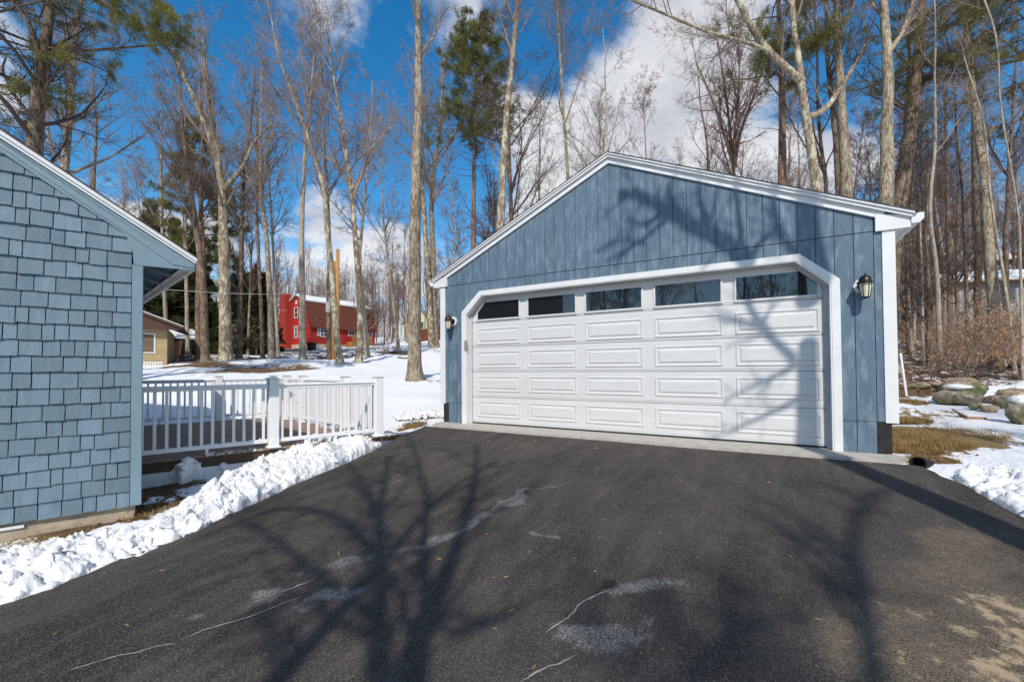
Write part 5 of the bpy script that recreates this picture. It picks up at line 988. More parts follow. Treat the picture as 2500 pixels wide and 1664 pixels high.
# dark evergreens low behind the deck
fir = [pine_geo(h, .14, .06, ml, 20+i, nb=110, tn=10, size=.30, wd=.035, droop=-.05, dead=.05, sub=8, per=7, prof=lambda u: np.clip(1-u, .04, 1)**.8) for i, (h, ml) in enumerate(((11, 2.4), (8, 2.0)))]
HG = 'dark evergreens behind the bare trees'
spots = [(345, 38, 1.25, 0, 'dark evergreen seen just right of the shingled house corner'), (365, 41, 1.3, 1, 'dark evergreen rising over the tan cabin roof'), (400, 44, 1.25, 0, 'dark evergreen over the right end of the tan cabin'), (425, 40, 1.0, 1, 'dark evergreen above the snowy shed roof'), (450, 46, 1.2, 0, 'dark evergreen behind the dark leaning trunk'),
         (490, 42, .62, 1, 'low dark evergreen left of the lichen-spotted tree'), (545, 40, .8, 0, 'green evergreen right of the lichen-spotted tree'), (572, 37, .85, 1, 'green evergreen midway to the red house'), (590, 43, .8, 0, 'evergreen behind the slim dark trunk'), (608, 42, .7, 0, 'evergreen nearest the red house chimney')]
protos = []
for i, (px, d, sc, kk, lb) in enumerate(spots):
    g0 = gpt(px, d)
    if len(protos) <= kk and kk == len(protos): o_ = pine_obj('evergreen_tree', g0, fir[kk], lb, HG, 'bark_dark', 'needle_dark'); o_.scale = (sc,)*3; protos.append(o_)
    else: copy_tree(protos[kk], tuple(g0), i*1.3, sc, lb)
# -- the background woods: eight kinds copied about
arche = []; ra = random.Random(11)
specs = [(15, .13, lo_, 'bark_dark', 'twig'), (18, .16, mid, 'bark_ash', 'twig'), (16, .12, mid, 'bark_smooth', 'twig_red'), (20, .18, mid, 'bark_lichen', 'twig'), (13, .09, lo_, 'bark_dark', 'twig_dark'), (17, .14, maple(1.2, lt=.35, spread=.9, ang=32, up=.7, nl=18), 'bark_ash', 'twig_red'), (11, .07, lo_, 'bark_smooth', 'twig')]
BG = 'bare trees in the background woods'
kinds = ['spreading bare tree in the background woods', 'tall grey bare tree in the background woods', 'smooth bare tree with reddish twigs in the background woods', 'tallest pale bare tree in the background woods', 'dark small bare tree in the background woods', 'narrow upright bare tree in the background woods', 'low young bare tree in the background woods']
cells = []
cnt = 0
while len(cells) < 232 and cnt < 5000:
    cnt += 1
    px = ra.uniform(-250, 2650); d = 24+(ra.random()**1.0)*85
    if len(cells) < 22: px = ra.uniform(2090, 2560); d = ra.uniform(16, 46)
    p = gpt(px, d)
    if 330 < px < 900 and d < 36: continue
    if 640 < px < 1020 and d < 58: continue
    if 1900 < px and 36 < d < 44 and px > 2270: continue
    if px < 430 and 24 < d < 34: continue
    if 2225 < px < 2420 and d < 37: continue
    if abs(p[0]) < 5 and p[1] < 9.5: continue
    if d > 60 and ra.random() < .35: continue
    if any((p[0]-q[0])**2+(p[1]-q[1])**2 < 3.4 for q, _, _ in cells): continue
    cells.append((p, d, px))
for i, (h, r, lv, bk, tw) in enumerate(specs):
    rg = np.random.default_rng(100+i); pts = np.array([[0, 0, -.2], [rg.normal(0, .15), rg.normal(0, .1), h*.3], [rg.normal(0, .3), rg.normal(0, .3), h*.65], [rg.normal(0, .5), rg.normal(0, .4), h]])
    s = np.r_[0, np.cumsum(np.linalg.norm(np.diff(pts, axis=0), axis=1))]; V, Q, P, R = trunk_mesh(pts, r*(1-s/s[-1]*.9), 8, i, .3, n=16)
    cv, cq, ct = crown(P[None], R[None], 200+i, lv, (5, 3, 3, 3)); arche.append((npmesh('trunk', V, Q, mats=[M[bk]], smooth=True), npmesh('crown', cv, cq, ct, mats=[M[tw]])))
pr = {}
for i, (p, d, px) in enumerate(cells):
    kk = ra.choice((4, 6, 4, 6, 2)) if i < 22 else ra.randrange(7); sc = ra.uniform(.8, 1.2)
    zn = 'behind the house roof' if px < 330 else 'behind the deck' if px < 640 else 'around the red house' if px < 900 else 'left of the garage roof' if px < 1200 else 'above the garage peak' if px < 1600 else 'above the right roof slope' if px < 2060 else 'right of the garage'
    fr_ = 'near' if d < 45 else 'middle' if d < 75 else 'far'; lb = kinds[kk].replace(' in the background woods', '')+' in the '+fr_+' woods '+zn
    if kk not in pr:
        T = empty('young_tree' if kk in (4, 6) else 'bare_tree', tuple(p), ra.uniform(0, 6.28), label=lb, cat='young tree' if kk in (4, 6) else 'tree', group=lb); T.scale = (sc,)*3; ob('trunk', arche[kk][0], T); ob('crown', arche[kk][1], T); pr[kk] = T
    else: copy_tree(pr[kk], tuple(p), ra.uniform(0, 6.28), sc, lb, lb)
# far-off wood that closes the view
rg = np.random.default_rng(77); n = 1350; hd = rg.uniform(-1.75, .75, n)+YAW+.5; dist = rg.uniform(64, 150, n); X = CAM[0]+np.sin(hd)*dist; Yy = CAM[1]+np.cos(hd)*dist; Z = terrain(X, Yy); h = rg.uniform(10, 17, n)
tp_ = np.linspace(0, 1, 4); P = np.stack([X[:, None]+tp_*0+rg.normal(0, .25, (n, 4)), Yy[:, None]+tp_*0+rg.normal(0, .25, (n, 4)), Z[:, None]-.3+h[:, None]*tp_], -1); R = np.outer(rg.uniform(.09, .16, n), np.linspace(1, .2, 4))
v1, q1 = tubes(P, R, 4); P2, R2 = grow(P, R, 13, .2, .98, 38, 12, .3, .45, .4, .1, 4, rg, shape=.5, minr=.012); a_, b_, c_ = spikes(P2[:, [0, 2, 3]], R2[:, [0, 2, 3]], 3); P3, R3 = grow(P2, R2, 4, .2, 1, 40, 12, .5, .6, .2, .1, 2, rg, shape=.4, minr=.012); d_, e_, f_ = spikes(P3, R3, 3)
ob('distant_woods', npmesh('distant_woods', np.r_[v1, a_, d_], np.r_[q1, b_+len(v1)], np.r_[c_+len(v1), f_+len(v1)+len(a_)], mats=[M['twig_far']]), kind='stuff', label='far-off bare woods closing the view')
# -- trees behind the camera and beside it: they throw the shadows and show in the door panes
def shadow_tree(B, r0, limbs, label, trunk_h, barkm='bark_ash', seed=0, lv=None):
    """limbs: list of (shadow points on a surface, r_start, r_end); each point is carried back along the sun's rays to the tree's own depth"""
    g0 = np.array([B[0], B[1], gz(B[0], B[1])]); T = empty('bare_tree', tuple(g0), label=label, cat='tree', group='bare trees beside and behind the driveway'); rg = np.random.default_rng(seed)
    pts = [np.zeros(3), np.array([0, 0, trunk_h*.5]), np.array([0, 0, trunk_h])]; V, Q, P, R = trunk_mesh(np.array(pts), [r0, r0*.85, r0*.55], 14, seed, .4)
    Vs, Qs = [V], [Q]; LP = []; LR = []
    for pl, ra_, rb in limbs:
        L_ = []
        for j, G_ in enumerate(pl):
            G_ = np.asarray(G_, float); th = (g0-G_)[:2]@SA[:2]+rg.normal(0, .25)*(j > 0); t = th/math.cos(SUN_EL); L_.append(G_+SV*t-g0)
        L_ = np.array(L_); q = np.linspace(0, len(L_)-1, 14); l2 = np.stack([np.interp(q, np.arange(len(L_)), L_[:, i]) for i in range(3)], -1)
        for _ in range(2): l2[1:-1] = .25*l2[:-2]+.5*l2[1:-1]+.25*l2[2:]
        rr_ = np.linspace(ra_, rb, 14); LP.append(l2); LR.append(rr_); v2, q2 = tubes(l2[None], rr_[None], 9); Qs.append(q2+sum(len(v) for v in Vs)); Vs.append(v2)
    ob('trunk', npmesh('trunk', np.concatenate(Vs), np.concatenate(Qs), mats=[M[barkm]], smooth=True), T)
    lv = lv or [dict(k=13, t0=.12, t1=1, ang=44, dang=14, lf=.38, rf=.5, up=.25, wig=.12, S_=6, shape=.5), dict(k=7, t0=.2, t1=1, ang=40, dang=15, lf=.45, rf=.6, up=.15, wig=.14, S_=4, shape=.4, minr=.006)]
    V, Q, T_ = crown(np.array(LP), np.array(LR), seed+5, lv); ob('crown', npmesh('crown', V, Q, T_, mats=[M['twig']]), T); return T, g0
def wl_(pts): return [ony(1600+x/2.24, 450+y/2.24, 0) for x, y in pts]
Bx, By = 2.80+.407*6.6, -.914*6.6
shadow_tree((Bx, By), .20, [
    (wl_([(880, 560), (850, 400), (830, 250), (815, 100), (800, -40)]), .155, .10),
    (wl_([(780, 900), (640, 760), (545, 640), (485, 440), (440, 60), (420, -60)]), .055, .03),
    (wl_([(500, 440), (430, 350), (340, 290), (180, 230), (60, 150), (-80, 60), (-200, 60)]), .11, .06),
    (wl_([(180, 230), (100, 130), (60, 20)]), .08, .035), (wl_([(60, 150), (-60, 230), (-160, 200)]), .05, .02), (wl_([(340, 290), (250, 130), (230, 20)]), .045, .02), (wl_([(-60, 330), (-200, 300), (-330, 380)]), .035, .015),
    (wl_([(850, 420), (700, 330), (650, 180), (640, 40)]), .05, .03),
    (wl_([(60, 200), (-100, 330), (-250, 420)]), .04, .02),
    (wl_([(500, 440), (560, 330), (680, 240)]), .05, .02),
    (wl_([(800, 930), (620, 1030), (400, 1130)]), .035, .015), (wl_([(800, 1130), (560, 1250), (340, 1340)]), .035, .015)],
    'forked grey tree beside the driveway that shades the garage front', trunk_h=8.2, seed=301)
zz = lambda pts: zpx(pts, 0, 1000, 1.812)
Gc = ond(985, 1900); B2 = (Gc[0]+SA[0]*6.5, Gc[1]+SA[1]*6.5); Gcs = Gc
shadow_tree(B2, .22, [
    ([Gcs]+zz([(1790, 1203), (1850, 1000), (1950, 780), (2030, 600), (2080, 420), (2115, 270), (2110, 150)]), .105, .03),
    ([Gcs]+zz([(1660, 1203), (1680, 900), (1690, 700), (1670, 500), (1690, 380), (1720, 200)]), .08, .03),
    (zz([(1000, 1450), (1250, 1160), (1450, 950), (1650, 740), (1850, 480), (2000, 330), (2200, 230)]), .075, .02),
    (zz([(1880, 950), (1880, 750), (1880, 600), (1890, 400), (1860, 250), (1800, 100)]), .05, .02),
    (zz([(1680, 700), (1600, 560), (1450, 440), (1200, 430), (1060, 500)]), .05, .02), (zz([(1660, 480), (1600, 300), (1500, 200)]), .04, .015),
    (zz([(1640, 900), (1450, 760), (1300, 640), (1180, 540), (1020, 470)]), .045, .02), (zz([(1250, 1170), (1180, 1000), (1150, 850)]), .03, .012), (zz([(1450, 950), (1400, 800), (1300, 700)]), .03, .012)],
    'many-stemmed tree behind the viewpoint that shades the driveway', trunk_h=6.0, seed=302)
# another limb shadow over the right of the drive comes from a thin tree further right
z3 = lambda pts: zpx(pts, 1200, 1050, 1.812)
g3 = z3([(1700, 1113)])[0]; B3 = (g3[0]+SA[0]*9, g3[1]+SA[1]*9)
shadow_tree(B3, .12, [(z3([(1700, 1250), (1680, 950), (1640, 680), (1590, 560), (1600, 400), (1640, 310), (1760, 260)]), .06, .03), (z3([(1640, 680), (1480, 480), (1300, 470)]), .035, .012), (z3([(860, 1250), (930, 1050), (1030, 920), (1200, 840), (1400, 810)]), .035, .015), (z3([(1600, 860), (1400, 560), (1250, 480)]), .03, .01)],
    'slim tree behind the viewpoint shading the right of the driveway', trunk_h=8.3, seed=303)
back = [((-2, -24), 1.0), ((4, -22), 1.0), ((9, -20), 1.1), ((12, -13), 1.0), ((14, -6), 1.0), ((1, -30), 1.1), ((8, -31), 1), ((15, -26), 1.1), ((-8, -27), 1.), ((18, -16), 1.2), ((20, -2), 1.1), ((10.5, -25), 1.), ((24, -10), 1.)]
rk_ = random.Random(5)
back += [((rk_.uniform(-13, 13), rk_.uniform(-48, -28)), rk_.uniform(.8, 1.15)) for _ in range(18)]
for i, ((x, y), sc) in enumerate(back):
    if x < 6 and y > -27.5: continue
    copy_tree(pr[i % 6], (x, y, gz(x, y)), i*1.1, sc, 'bare tree behind the viewpoint', 'bare trees behind the viewpoint')
# ------------------------------------------------------------------ saplings with dry beech leaves, brush
def sapling(g0, h, seed, nleaf, label, group, spread=.7, name='leafy_sapling'):
    nleaf = int(nleaf*1.15)
    rg = np.random.default_rng(seed); n = 4; T = empty(name, tuple(g0), label=label, cat='sapling', group=group)
    q = np.linspace(0, 1, 6); P = np.stack([np.outer(rg.normal(0, spread*.5, n), q**1.2), np.outer(rg.normal(0, spread*.5, n), q**1.2), np.outer(h*rg.uniform(.6, 1, n), q)-.05], -1); P += rg.normal(0, .03, P.shape)*q[None, :, None]; R = np.outer(rg.uniform(.008, .014, n), np.linspace(1, .3, 6))
    v1, q1 = tubes(P, R, 5); P2, R2 = grow(P, R, 9, .2, 1, 55, 15, .38, .6, .1, .1, 5, rg, shape=.4, minr=.003); v2, q2 = tubes(P2, R2, 3); P3, R3 = grow(P2, R2, 4, .2, 1, 45, 15, .4, .6, .05, .1, 2, rg, shape=.3, minr=.002); v3, q3, t3 = spikes(P3, R3, 3)
    ob('stems', npmesh('stems', np.r_[v1, v2, v3], np.r_[q1, q2+len(v1)], t3+len(v1)+len(v2), mats=[M['twig']]), T)
    if nleaf:
        i = rg.integers(0, len(P3), nleaf); t = rg.uniform(.2, 1, (nleaf, 1)); pos = interp(P3[i], t)[:, 0]; d = nrmz(rg.normal(size=(nleaf, 3))+np.array([0, 0, -.7])); s = nrmz(np.cross(d, rg.normal(size=d.shape))); L = rg.uniform(.055, .10, (nleaf, 1)); W_ = L*.3; nn_ = np.cross(d, s)*L*.15
        V = np.stack([pos, pos+d*L*.5+s*W_+nn_, pos+d*L, pos+d*L*.5-s*W_+nn_], 1).reshape(-1, 3); ob('leaves', npmesh('leaves', V, np.arange(nleaf*4).reshape(-1, 4), mats=[M['leaf']]), T)
    return T
SG = 'leafy saplings at the edge of the right woods'
for i, (px, d, h, nl, lb) in enumerate([(2275, 13.0, 2.0, 520, 'densest russet-leaved sapling behind the big mossy boulder'), (2305, 13.6, 2.2, 480, 'russet-leaved sapling right behind the mossy boulder pile'), (2245, 14.5, 1.6, 260, 'short leafy sapling left of the big mossy boulder'), (2330, 15, 2.5, 350, 'taller tan-leaved sapling at the foot of the tall grey trunk'), (2200, 16, 2.2, 220, 'sparse leafy sapling between the garage and the boulders'),
        (2150, 18, 2.6, 170, 'sparse leafy sapling close to the garage corner'), (2350, 12, 2.6, 200, 'bent leafy sapling at the right edge'), (2255, 19, 3.2, 260, 'leafy sapling before the grey house wall'), (2300, 21, 3.5, 260, 'tall leafy sapling behind the tall grey trunk'), (2180, 21, 2.8, 160, 'thin leafy sapling left of the grey house'), (2400, 14, 3, 200, 'leafy sapling just beyond the right edge')]):
    sapling(gpt(px, d), h, 400+i, nl, lb, SG)
for i, (px, d, h, nl, lb) in enumerate([(545, 34, 3.4, 240, 'tan-leaved sapling right of the lichen-spotted tree'), (590, 36, 3.0, 200, 'tan-leaved sapling in the dark evergreens'), (630, 38, 3.4, 200, 'tan-leaved sapling by the red house chimney'), (440, 31, 3., 120, 'tan-leaved sapling near the dark shed'), (1012, 30, 1.2, 160, 'small tan-leaved bush at the left wall of the garage')]):
    sapling(gpt(px, d), h, 430+i, nl, lb, 'tan-leaved saplings in the left woods', 1.2)
rb = random.Random(8)
for i in range(60):
    px = rb.uniform(2120, 2480); d = rb.uniform(12.5, 30); wh = ('close to the garage corner' if px < 2210 else 'behind the boulders' if px < 2330 else 'near the right picture edge')+(', nearer' if d < 17 else ', further back' if d < 23 else ', far back')
    lb = ('leafless brush stem ' if i % 3 else 'brush stem with few tan leaves ')+wh; sapling(gpt(px, d), rb.uniform(1.2, 3.4), 500+i, 0 if i % 3 else 50, lb, lb, 1.1, name='brush')
for i in range(12):
    px = rb.uniform(860, 925); d = rb.uniform(31, 34); sapling(gpt(px, d), rb.uniform(.7, 1.2), 560+i, 0, 'low brown weed stalks in the snow left of the thick trunk', 'weed stalks on the snow', .4, name='weed_stalks')
# ground litter: leaves, sticks and dead grass
def litter(name, P, size, m, label, seed=0):
    rg = np.random.default_rng(seed); n = len(P); Z = terrain(P[:, 0], P[:, 1])+.012; c = np.c_[P, Z]; a = rg.uniform(0, 6.28, n); t1 = np.stack([np.cos(a), np.sin(a), rg.normal(0, .3, n)], -1); t2 = np.stack([-np.sin(a), np.cos(a), rg.normal(0, .3, n)], -1); s = size*rg.uniform(.6, 1.3, (n, 1))
    V = np.stack([c-t1*s, c-t2*s*.5, c+t1*s, c+t2*s*.5], 1).reshape(-1, 3); ob(name, npmesh(name, V, np.arange(n*4).reshape(-1, 4), mats=[m]), kind='stuff', label=label)
def scat(n, px0, px1, d0, d1, seed):
    rg = np.random.default_rng(seed); px = rg.uniform(px0, px1, n)*K_; d = d0+(d1-d0)*rg.random(n)**1.4; c = CAM[:2]+FW[:2]*d[:, None]+RT[:2]*((px-1250)/1042*d)[:, None]; k_ = fbm(c[:, 0]*.8, c[:, 1]*.8, seed=90) > -.25; return c[k_]
litter('fallen_leaves', scat(5200, 2110, 2520, 11.5, 34, 1), .05, M['litter'], 'brown leaves scattered on the snow in the right woods', 1)
litter('fallen_leaves', scat(2600, 300, 960, 27.5, 46, 2), .09, M['litter'], 'brown leaves scattered on the snow in the left woods', 2)
def sticks(name, P, L, r, m, label, seed):
    rg = np.random.default_rng(seed); n = len(P); a = rg.uniform(0, 6.28, n); q = np.linspace(-.5, .5, 4); l = L*rg.uniform(.4, 1.3, n); X = P[:, :1]+np.outer(np.cos(a)*l, q)+rg.normal(0, .03, (n, 4)); Yy = P[:, 1:]+np.outer(np.sin(a)*l, q)+rg.normal(0, .03, (n, 4)); Z = terrain(X, Yy)+.02+np.abs(rg.normal(0, .06, (n, 1)))*(.5+q)
    V, Q = tubes(np.stack([X, Yy, Z], -1), r*rg.uniform(.6, 1.6, (n, 1))*np.ones((1, 4)), 4); ob(name, npmesh(name, V, Q, mats=[m]), kind='stuff', label=label)
sticks('fallen_sticks', scat(420, 2110, 2520, 12, 30, 3), 1.1, .014, M['twig_dark'], 'fallen sticks lying on the snow of the right woods', 3)
sticks('fallen_sticks', scat(300, 300, 960, 27, 42, 4), 1.8, .03, M['twig_dark'], 'fallen sticks lying on the snow of the left woods', 4)
rg = np.random.default_rng(21)
def blades(name, regs, label, h=.05, m='drygrass'):
    Ps = []
    for (x, y, z, r, n) in regs:
        n = int(n*1.8)
        c = onz(x, y, z); a = rg.uniform(0, 6.28, n); q = r*np.sqrt(rg.random(n)); Ps.append(np.c_[c[0]+np.cos(a)*q, c[1]+np.sin(a)*q])
    P = np.concatenate(Ps); n = len(P); P = P[(P[:, 0] > 3.62) | (P[:, 0] < -3.64) | (P[:, 1] < -.47)]; n = len(P); b = np.c_[P, terrain(P[:, 0], P[:, 1])]; d = nrmz(np.stack([rg.normal(.2, .8, n), rg.normal(0, .8, n), rg.uniform(.1, .8, n)], -1)); s = nrmz(np.cross(d, [0, 0, 1.]))*.0045; L = h*rg.uniform(.4, 1.4, (n, 1))
    V = np.stack([b-s, b+s, b+d*L], 1).reshape(-1, 3); ob(name, npmesh(name, V, None, np.arange(n*3).reshape(-1, 3), mats=[M[m]]), kind='stuff', label=label)
blades('dead_grass', [(2200, 1030, 0, .45, 2600), (2225, 1060, 0, .5, 3400), (2260, 1078, 0, .5, 3400), (2300, 1082, 0, .3, 1500), (2205, 1088, 0, .4, 2600), (2215, 1000, 0, .4, 1500), (2330, 1060, 0, .6, 2200)], 'flattened tan grass patch beside the right garage wall', .10)
Pp = np.concatenate([onz(x, y, 0)[:2]+np.random.default_rng(x).normal(0, .3, (170, 2)) for x, y in ((2200, 1030), (2225, 1060), (2260, 1080), (2205, 1090), (2300, 1070), (2215, 1000))]); Pp = Pp[(Pp[:, 0] > 3.68) & (Pp[:, 1] > -.1)]
litter('fallen_leaves', Pp, .028, M['litter'], 'brown leaves caught in the grass patch beside the garage', 9)
litter('fallen_leaves', np.concatenate([ond(x, y)[:2]+np.random.default_rng(x).normal(0, .16, (110, 2)) for x, y in ((385, 1195), (355, 1240), (430, 1185))]), .03, M['litter'], 'brown leaves on the bare ground at the shingled house corner', 10)
blades('dead_grass', [(985, 1040, -.08, .35, 1600), (1010, 1032, -.08, .3, 1200), (955, 1062, -.1, .25, 700), (2215, 1118, -.03, .2, 500), (2290, 1120, -.05, .2, 400)], 'tan grass strip at the left end of the concrete apron', .05)
blades('dead_grass', [(380, 1195, -.33, .4, 1800), (430, 1180, -.33, .3, 900), (350, 1240, -.35, .3, 900), (120, 1310, -.4, .3, 500)], 'dull grass at the foot of the shingled house', .05)
blades('dead_grass', [(x, y, -.2, .09, 160) for x, y in ((560, 1258), (600, 1242), (700, 1198), (745, 1178), (780, 1165), (855, 1133), (900, 1112), (830, 1143), (650, 1222))], 'tan grass tufts along the snow bank foot', .04)
# twigs and bits on the drive
def bits(name, n, size, m, label, seed):
    rg = np.random.default_rng(seed); P = np.c_[rg.uniform(-3, 5, n*3), rg.uniform(-6.5, -.5, n*3)]; P = P[(P[:, 0] > lx(P[:, 1])+.1) & (P[:, 0] < rx(P[:, 1])-.1)][:n]; n = len(P); c = np.c_[P, drive_z(P[:, 1])+.008]; a = rg.uniform(0, 6.28, n); t1 = np.stack([np.cos(a), np.sin(a), 0*a], -1); t2 = np.stack([-np.sin(a), np.cos(a), rg.normal(0, .5, n)], -1); s = size*rg.uniform(.5, 1.6, (n, 1))
    V = np.stack([c-t1*s, c-t2*s*.12, c+t1*s, c+t2*s*.12+np.array([0, 0, .003])], 1).reshape(-1, 3); ob(name, npmesh(name, V, np.arange(n*4).reshape(-1, 4), mats=[m]), kind='stuff', label=label)
bits('pine_needles', 420, .022, M['drygrass'], 'tan needles and bits strewn on the driveway', 5)
bits('leaf_bits', 60, .012, M['litter'], 'small leaf scraps on the driveway', 6)
# ------------------------------------------------------------------ boulders, plank, pipe, stake
def boulder(px, py, d, wpx, hpx, label, m='rock', seed=0, snow=False, dpth=.8, rot=None, group='boulders right of the garage'):
    r = np.random.default_rng(600+seed); w_ = wpx/1042*d/2*.95; h_ = hpx/1042*d*.95; c = at(px, py, d); V0, T0 = ICO3 if wpx > 40 else ICO2; q = V0*.9+r.uniform(0, 50, 3)
    f = 1+.34*fbm(q[:, 0], q[:, 1], q[:, 2], 5, seed, .6); V = V0*f[:, None]
    for _ in range(15):
        pn = nrmz(r.normal(size=3)); hh_ = r.uniform(.62, .92); ex = np.maximum(V@pn-hh_, 0); V = V-ex[:, None]*pn*.92
    V = V*(1+.05*fbm(q[:, 0]*5, q[:, 1]*5, q[:, 2]*5, 3, seed))[:, None]; V = np.sign(V)*np.abs(V)**.9*np.array([w_, w_*dpth, h_*.56]); a = r.uniform(-.5, .5)-.52 if rot is None else rot; ca, sa = math.cos(a), math.sin(a); V = np.c_[V[:, 0]*ca-V[:, 1]*sa, V[:, 0]*sa+V[:, 1]*ca, V[:, 2]]
    gzv = gz(c[0], c[1]); cz = gzv+h_*.38
    if abs(c[2]-cz) < .25: cz = c[2] if c[2]-h_*.56 < gzv+.02 else cz
    o_ = ob('boulder', npmesh('boulder', V, None, T0, mats=[M[m]], smooth=True), label=label, cat='boulder', group=group); o_.location = (c[0], c[1], cz)
    if snow:
        V1 = V0*np.array([w_*.62, w_*dpth*.6, h_*.17])*(1+.15*fbm(q[:, 0]*2, q[:, 1]*2, q[:, 2], 2, 9))[:, None]; V1 = np.c_[V1[:, 0]*ca-V1[:, 1]*sa, V1[:, 0]*sa+V1[:, 1]*ca, V1[:, 2]]
        k_ = ob('snow_cap', npmesh('snow_cap', V1, None, T0, mats=[M['snow']], smooth=True), o_); k_.location = (-w_*.15, 0, h_*.50)
    return o_
boulder(2352, 948, 11.2, 105, 46, 'dark mossy boulder behind the snow-capped one', seed=1)
boulder(2347, 966, 10.2, 92, 46, 'big mossy boulder with a snow cap right of the garage', seed=2, snow=True)
boulder(2348, 928, 12.3, 60, 16, 'flat tan rock on top of the boulder pile', 'rock2', seed=3)
boulder(2380, 992, 9.6, 30, 18, 'small mossy stone at the lower end of the big snow-capped boulder', seed=4)
boulder(2412, 998, 9.4, 38, 24, 'small round rock with a thin snow rim in front of the boulder pile', 'rock2', seed=5)
boulder(2418, 976, 10.2, 44, 20, 'low tan stone between the two boulder groups', 'rock2', seed=6)
boulder(2477, 966, 10.6, 74, 40, 'arched tan boulder at the back of the right group', 'rock2', seed=7)
boulder(2467, 972, 10.0, 40, 22, 'tan stone lying before the arched boulder', 'rock2', seed=8)
boulder(2450, 985, 9.6, 50, 34, 'tilted brown slab leaning in the right boulder group', 'rock', seed=9)
boulder(2497, 1010, 7.8, 62, 74, 'greenish boulder with a snow cap cut by the right edge', 'rock', seed=10, snow=True, dpth=.9)
for i, (px, py, w_, h_, lb) in enumerate(((2224, 928, 26, 14, 'leftmost brown stone of the low row behind the garage corner'), (2250, 922, 36, 14, 'brown stone second from left in the low row'), (2240, 944, 38, 12, 'mossy flat stone in front of the low row'), (2276, 921, 44, 14, 'long brown stone at the right of the low row'), (2265, 946, 24, 10, 'small tan stone near the mossy flat one'), (2290, 932, 34, 14, 'brown stone leaning against the boulder pile'), (2212, 942, 20, 9, 'small pale stone nearest the garage corner'), (2254, 900, 24, 9, 'half-buried stone behind the low row'))):
    boulder(px, py, 12.2, w_, h_, lb, 'rock2' if i % 2 else 'rock', seed=20+i, group='stones of the low row')
for i, (px, d, s) in enumerate(((650, 27, .35), (680, 28, .4), (720, 29, .3), (860, 26, .4), (890, 27, .35), (905, 28, .3), (545, 26, .3), (500, 25.5, .35), (800, 22.9, .45), (930, 29, .3), (1020, 27, .3), (1035, 27.5, .25), (840, 24.5, .3))):
    p = gpt(px, d); yy = CAM; pj = 904-(p[2]-CAM[2])/d*1042
    boulder(px*K_, pj-2, d, s*2*1042/d, s*1042/d*.6, 'brown stone in the broken wall along the snow field' if i != 8 else 'brown rock beside the foot of the lichen-spotted trunk', 'rock2', seed=40+i, group='stones along the snow field' if i != 8 else None)
boulder(2480, 905, 16.5, 90, 50, 'big brown mound of earth and roots at the right edge of the woods', 'rock2', seed=60, group=None)
p0 = onz(2305, 985, .10); p1 = onz(2385, 1022, .06); t = (p1-p0); L = np.linalg.norm(t); t /= L; s = np.cross(t, (0, 0, 1.)); s /= np.linalg.norm(s); z_ = np.cross(s, t); g0 = p0
PK = empty('plank', tuple(g0), label='short weathered orange plank with snow on it before the boulders', cat='plank'); m = MB(); m.box((0, -.14, -.03), (L, .14, .03), ax=(np.zeros(3), t, s, z_), ch=.004); m.build('board', M['plank'], PK)
m = MB(); m.box((.0, -.125, .031), (L-.03, .12, .046), ax=(np.zeros(3), t, s, z_), ch=.007); m.build('snow_layer', M['snow'], PK)
c = onz(2241, 1134, -.03); PI_ = empty('drain_pipe', tuple(c), label='black corrugated drain pipe end sticking out at the driveway edge', cat='pipe'); dr = np.array([-.45, -.9, 0.]); dr /= np.linalg.norm(dr); m = MB()
pth = [-dr*x+np.array([0, 0, .015-.22*x]) for x in np.linspace(0, .45, 40)]; m.tube(pth, [.078 if i % 2 else .070 for i in range(40)], 18, cap=False); m.tube(pth[::-1], [.062]*40, 18, cap=False); m.tube([pth[0]+dr*.001, pth[0]-dr*.02], [.078, .062], 18, cap=False); m.tube([pth[12], pth[13]], .061, 18); m.build('corrugated_wall', M['gasket'], PI_, smooth=True)
g0 = onz(2212, 918, .0); g0 = at(2212, 918, 11.5); g0[2] = gz(g0[0], g0[1]); e = at(2198, 862, 11.6); m = MB(); m.tube([np.zeros(3), e-g0], .028, 10); o_ = m.build('marker_stake', M['pvc'], None, label='white plastic stake leaning in the snow behind the garage corner', cat='stake'); o_.location = tuple(g0)
# ------------------------------------------------------------------ houses beyond
def cam_xy(px, d): c = CAM+FW*d+RT*((px-1250)/1042*d); return np.array([c[0], c[1], 0])
# red gambrel house
c0 = cam_xy(757.8, 52); c1 = cam_xy(915, 59.9); lu = nrmz(c1-c0); ll = np.linalg.norm(c1-c0); gu = np.array([-lu[1], lu[0], 0]); 
if gu@RT > 0: gu = -gu
RHo = empty('red_house', (c0[0], c0[1], 3.4), label='red gambrel-roofed house with chimney beyond the snow field', cat='house'); RO = np.array([c0[0], c0[1], 3.4]); zt = 6.78-3.4; GW = 5.9
def RP(l, g, z): return c0+lu*l+gu*g+np.array([0, 0, z+3.4])-RO
def quadbox(b, P, th): P = [np.array(p) for p in P]; n = nrmz(np.cross(P[1]-P[0], P[3]-P[0])); b.add(P+[p+n*th for p in P], [(0, 1, 2, 3), (7, 6, 5, 4), (0, 4, 5, 1), (1, 5, 6, 2), (2, 6, 7, 3), (3, 7, 4, 0)]); return b
prof = [(0, zt), (1.0, zt+2.75), (GW/2, zt+3.75), (GW-1.0, zt+2.75), (GW, zt)]
m = MB(); m.prism([(0, -1.5), (0, zt)]+prof[1:4]+[(GW, zt), (GW, -1.5)], 0, ll, lambda u, v, d: RP(d, u, v)); m.build('wall', M['redwall'], RHo)
m = MB()
for k in range(24): m.prism([(-.02, .92+k*.105), (-.035, .92+k*.105), (-.022, 1.02+k*.105), (-.02, 1.02+k*.105)], 0, ll, lambda u, v, d: RP(d, u, v))
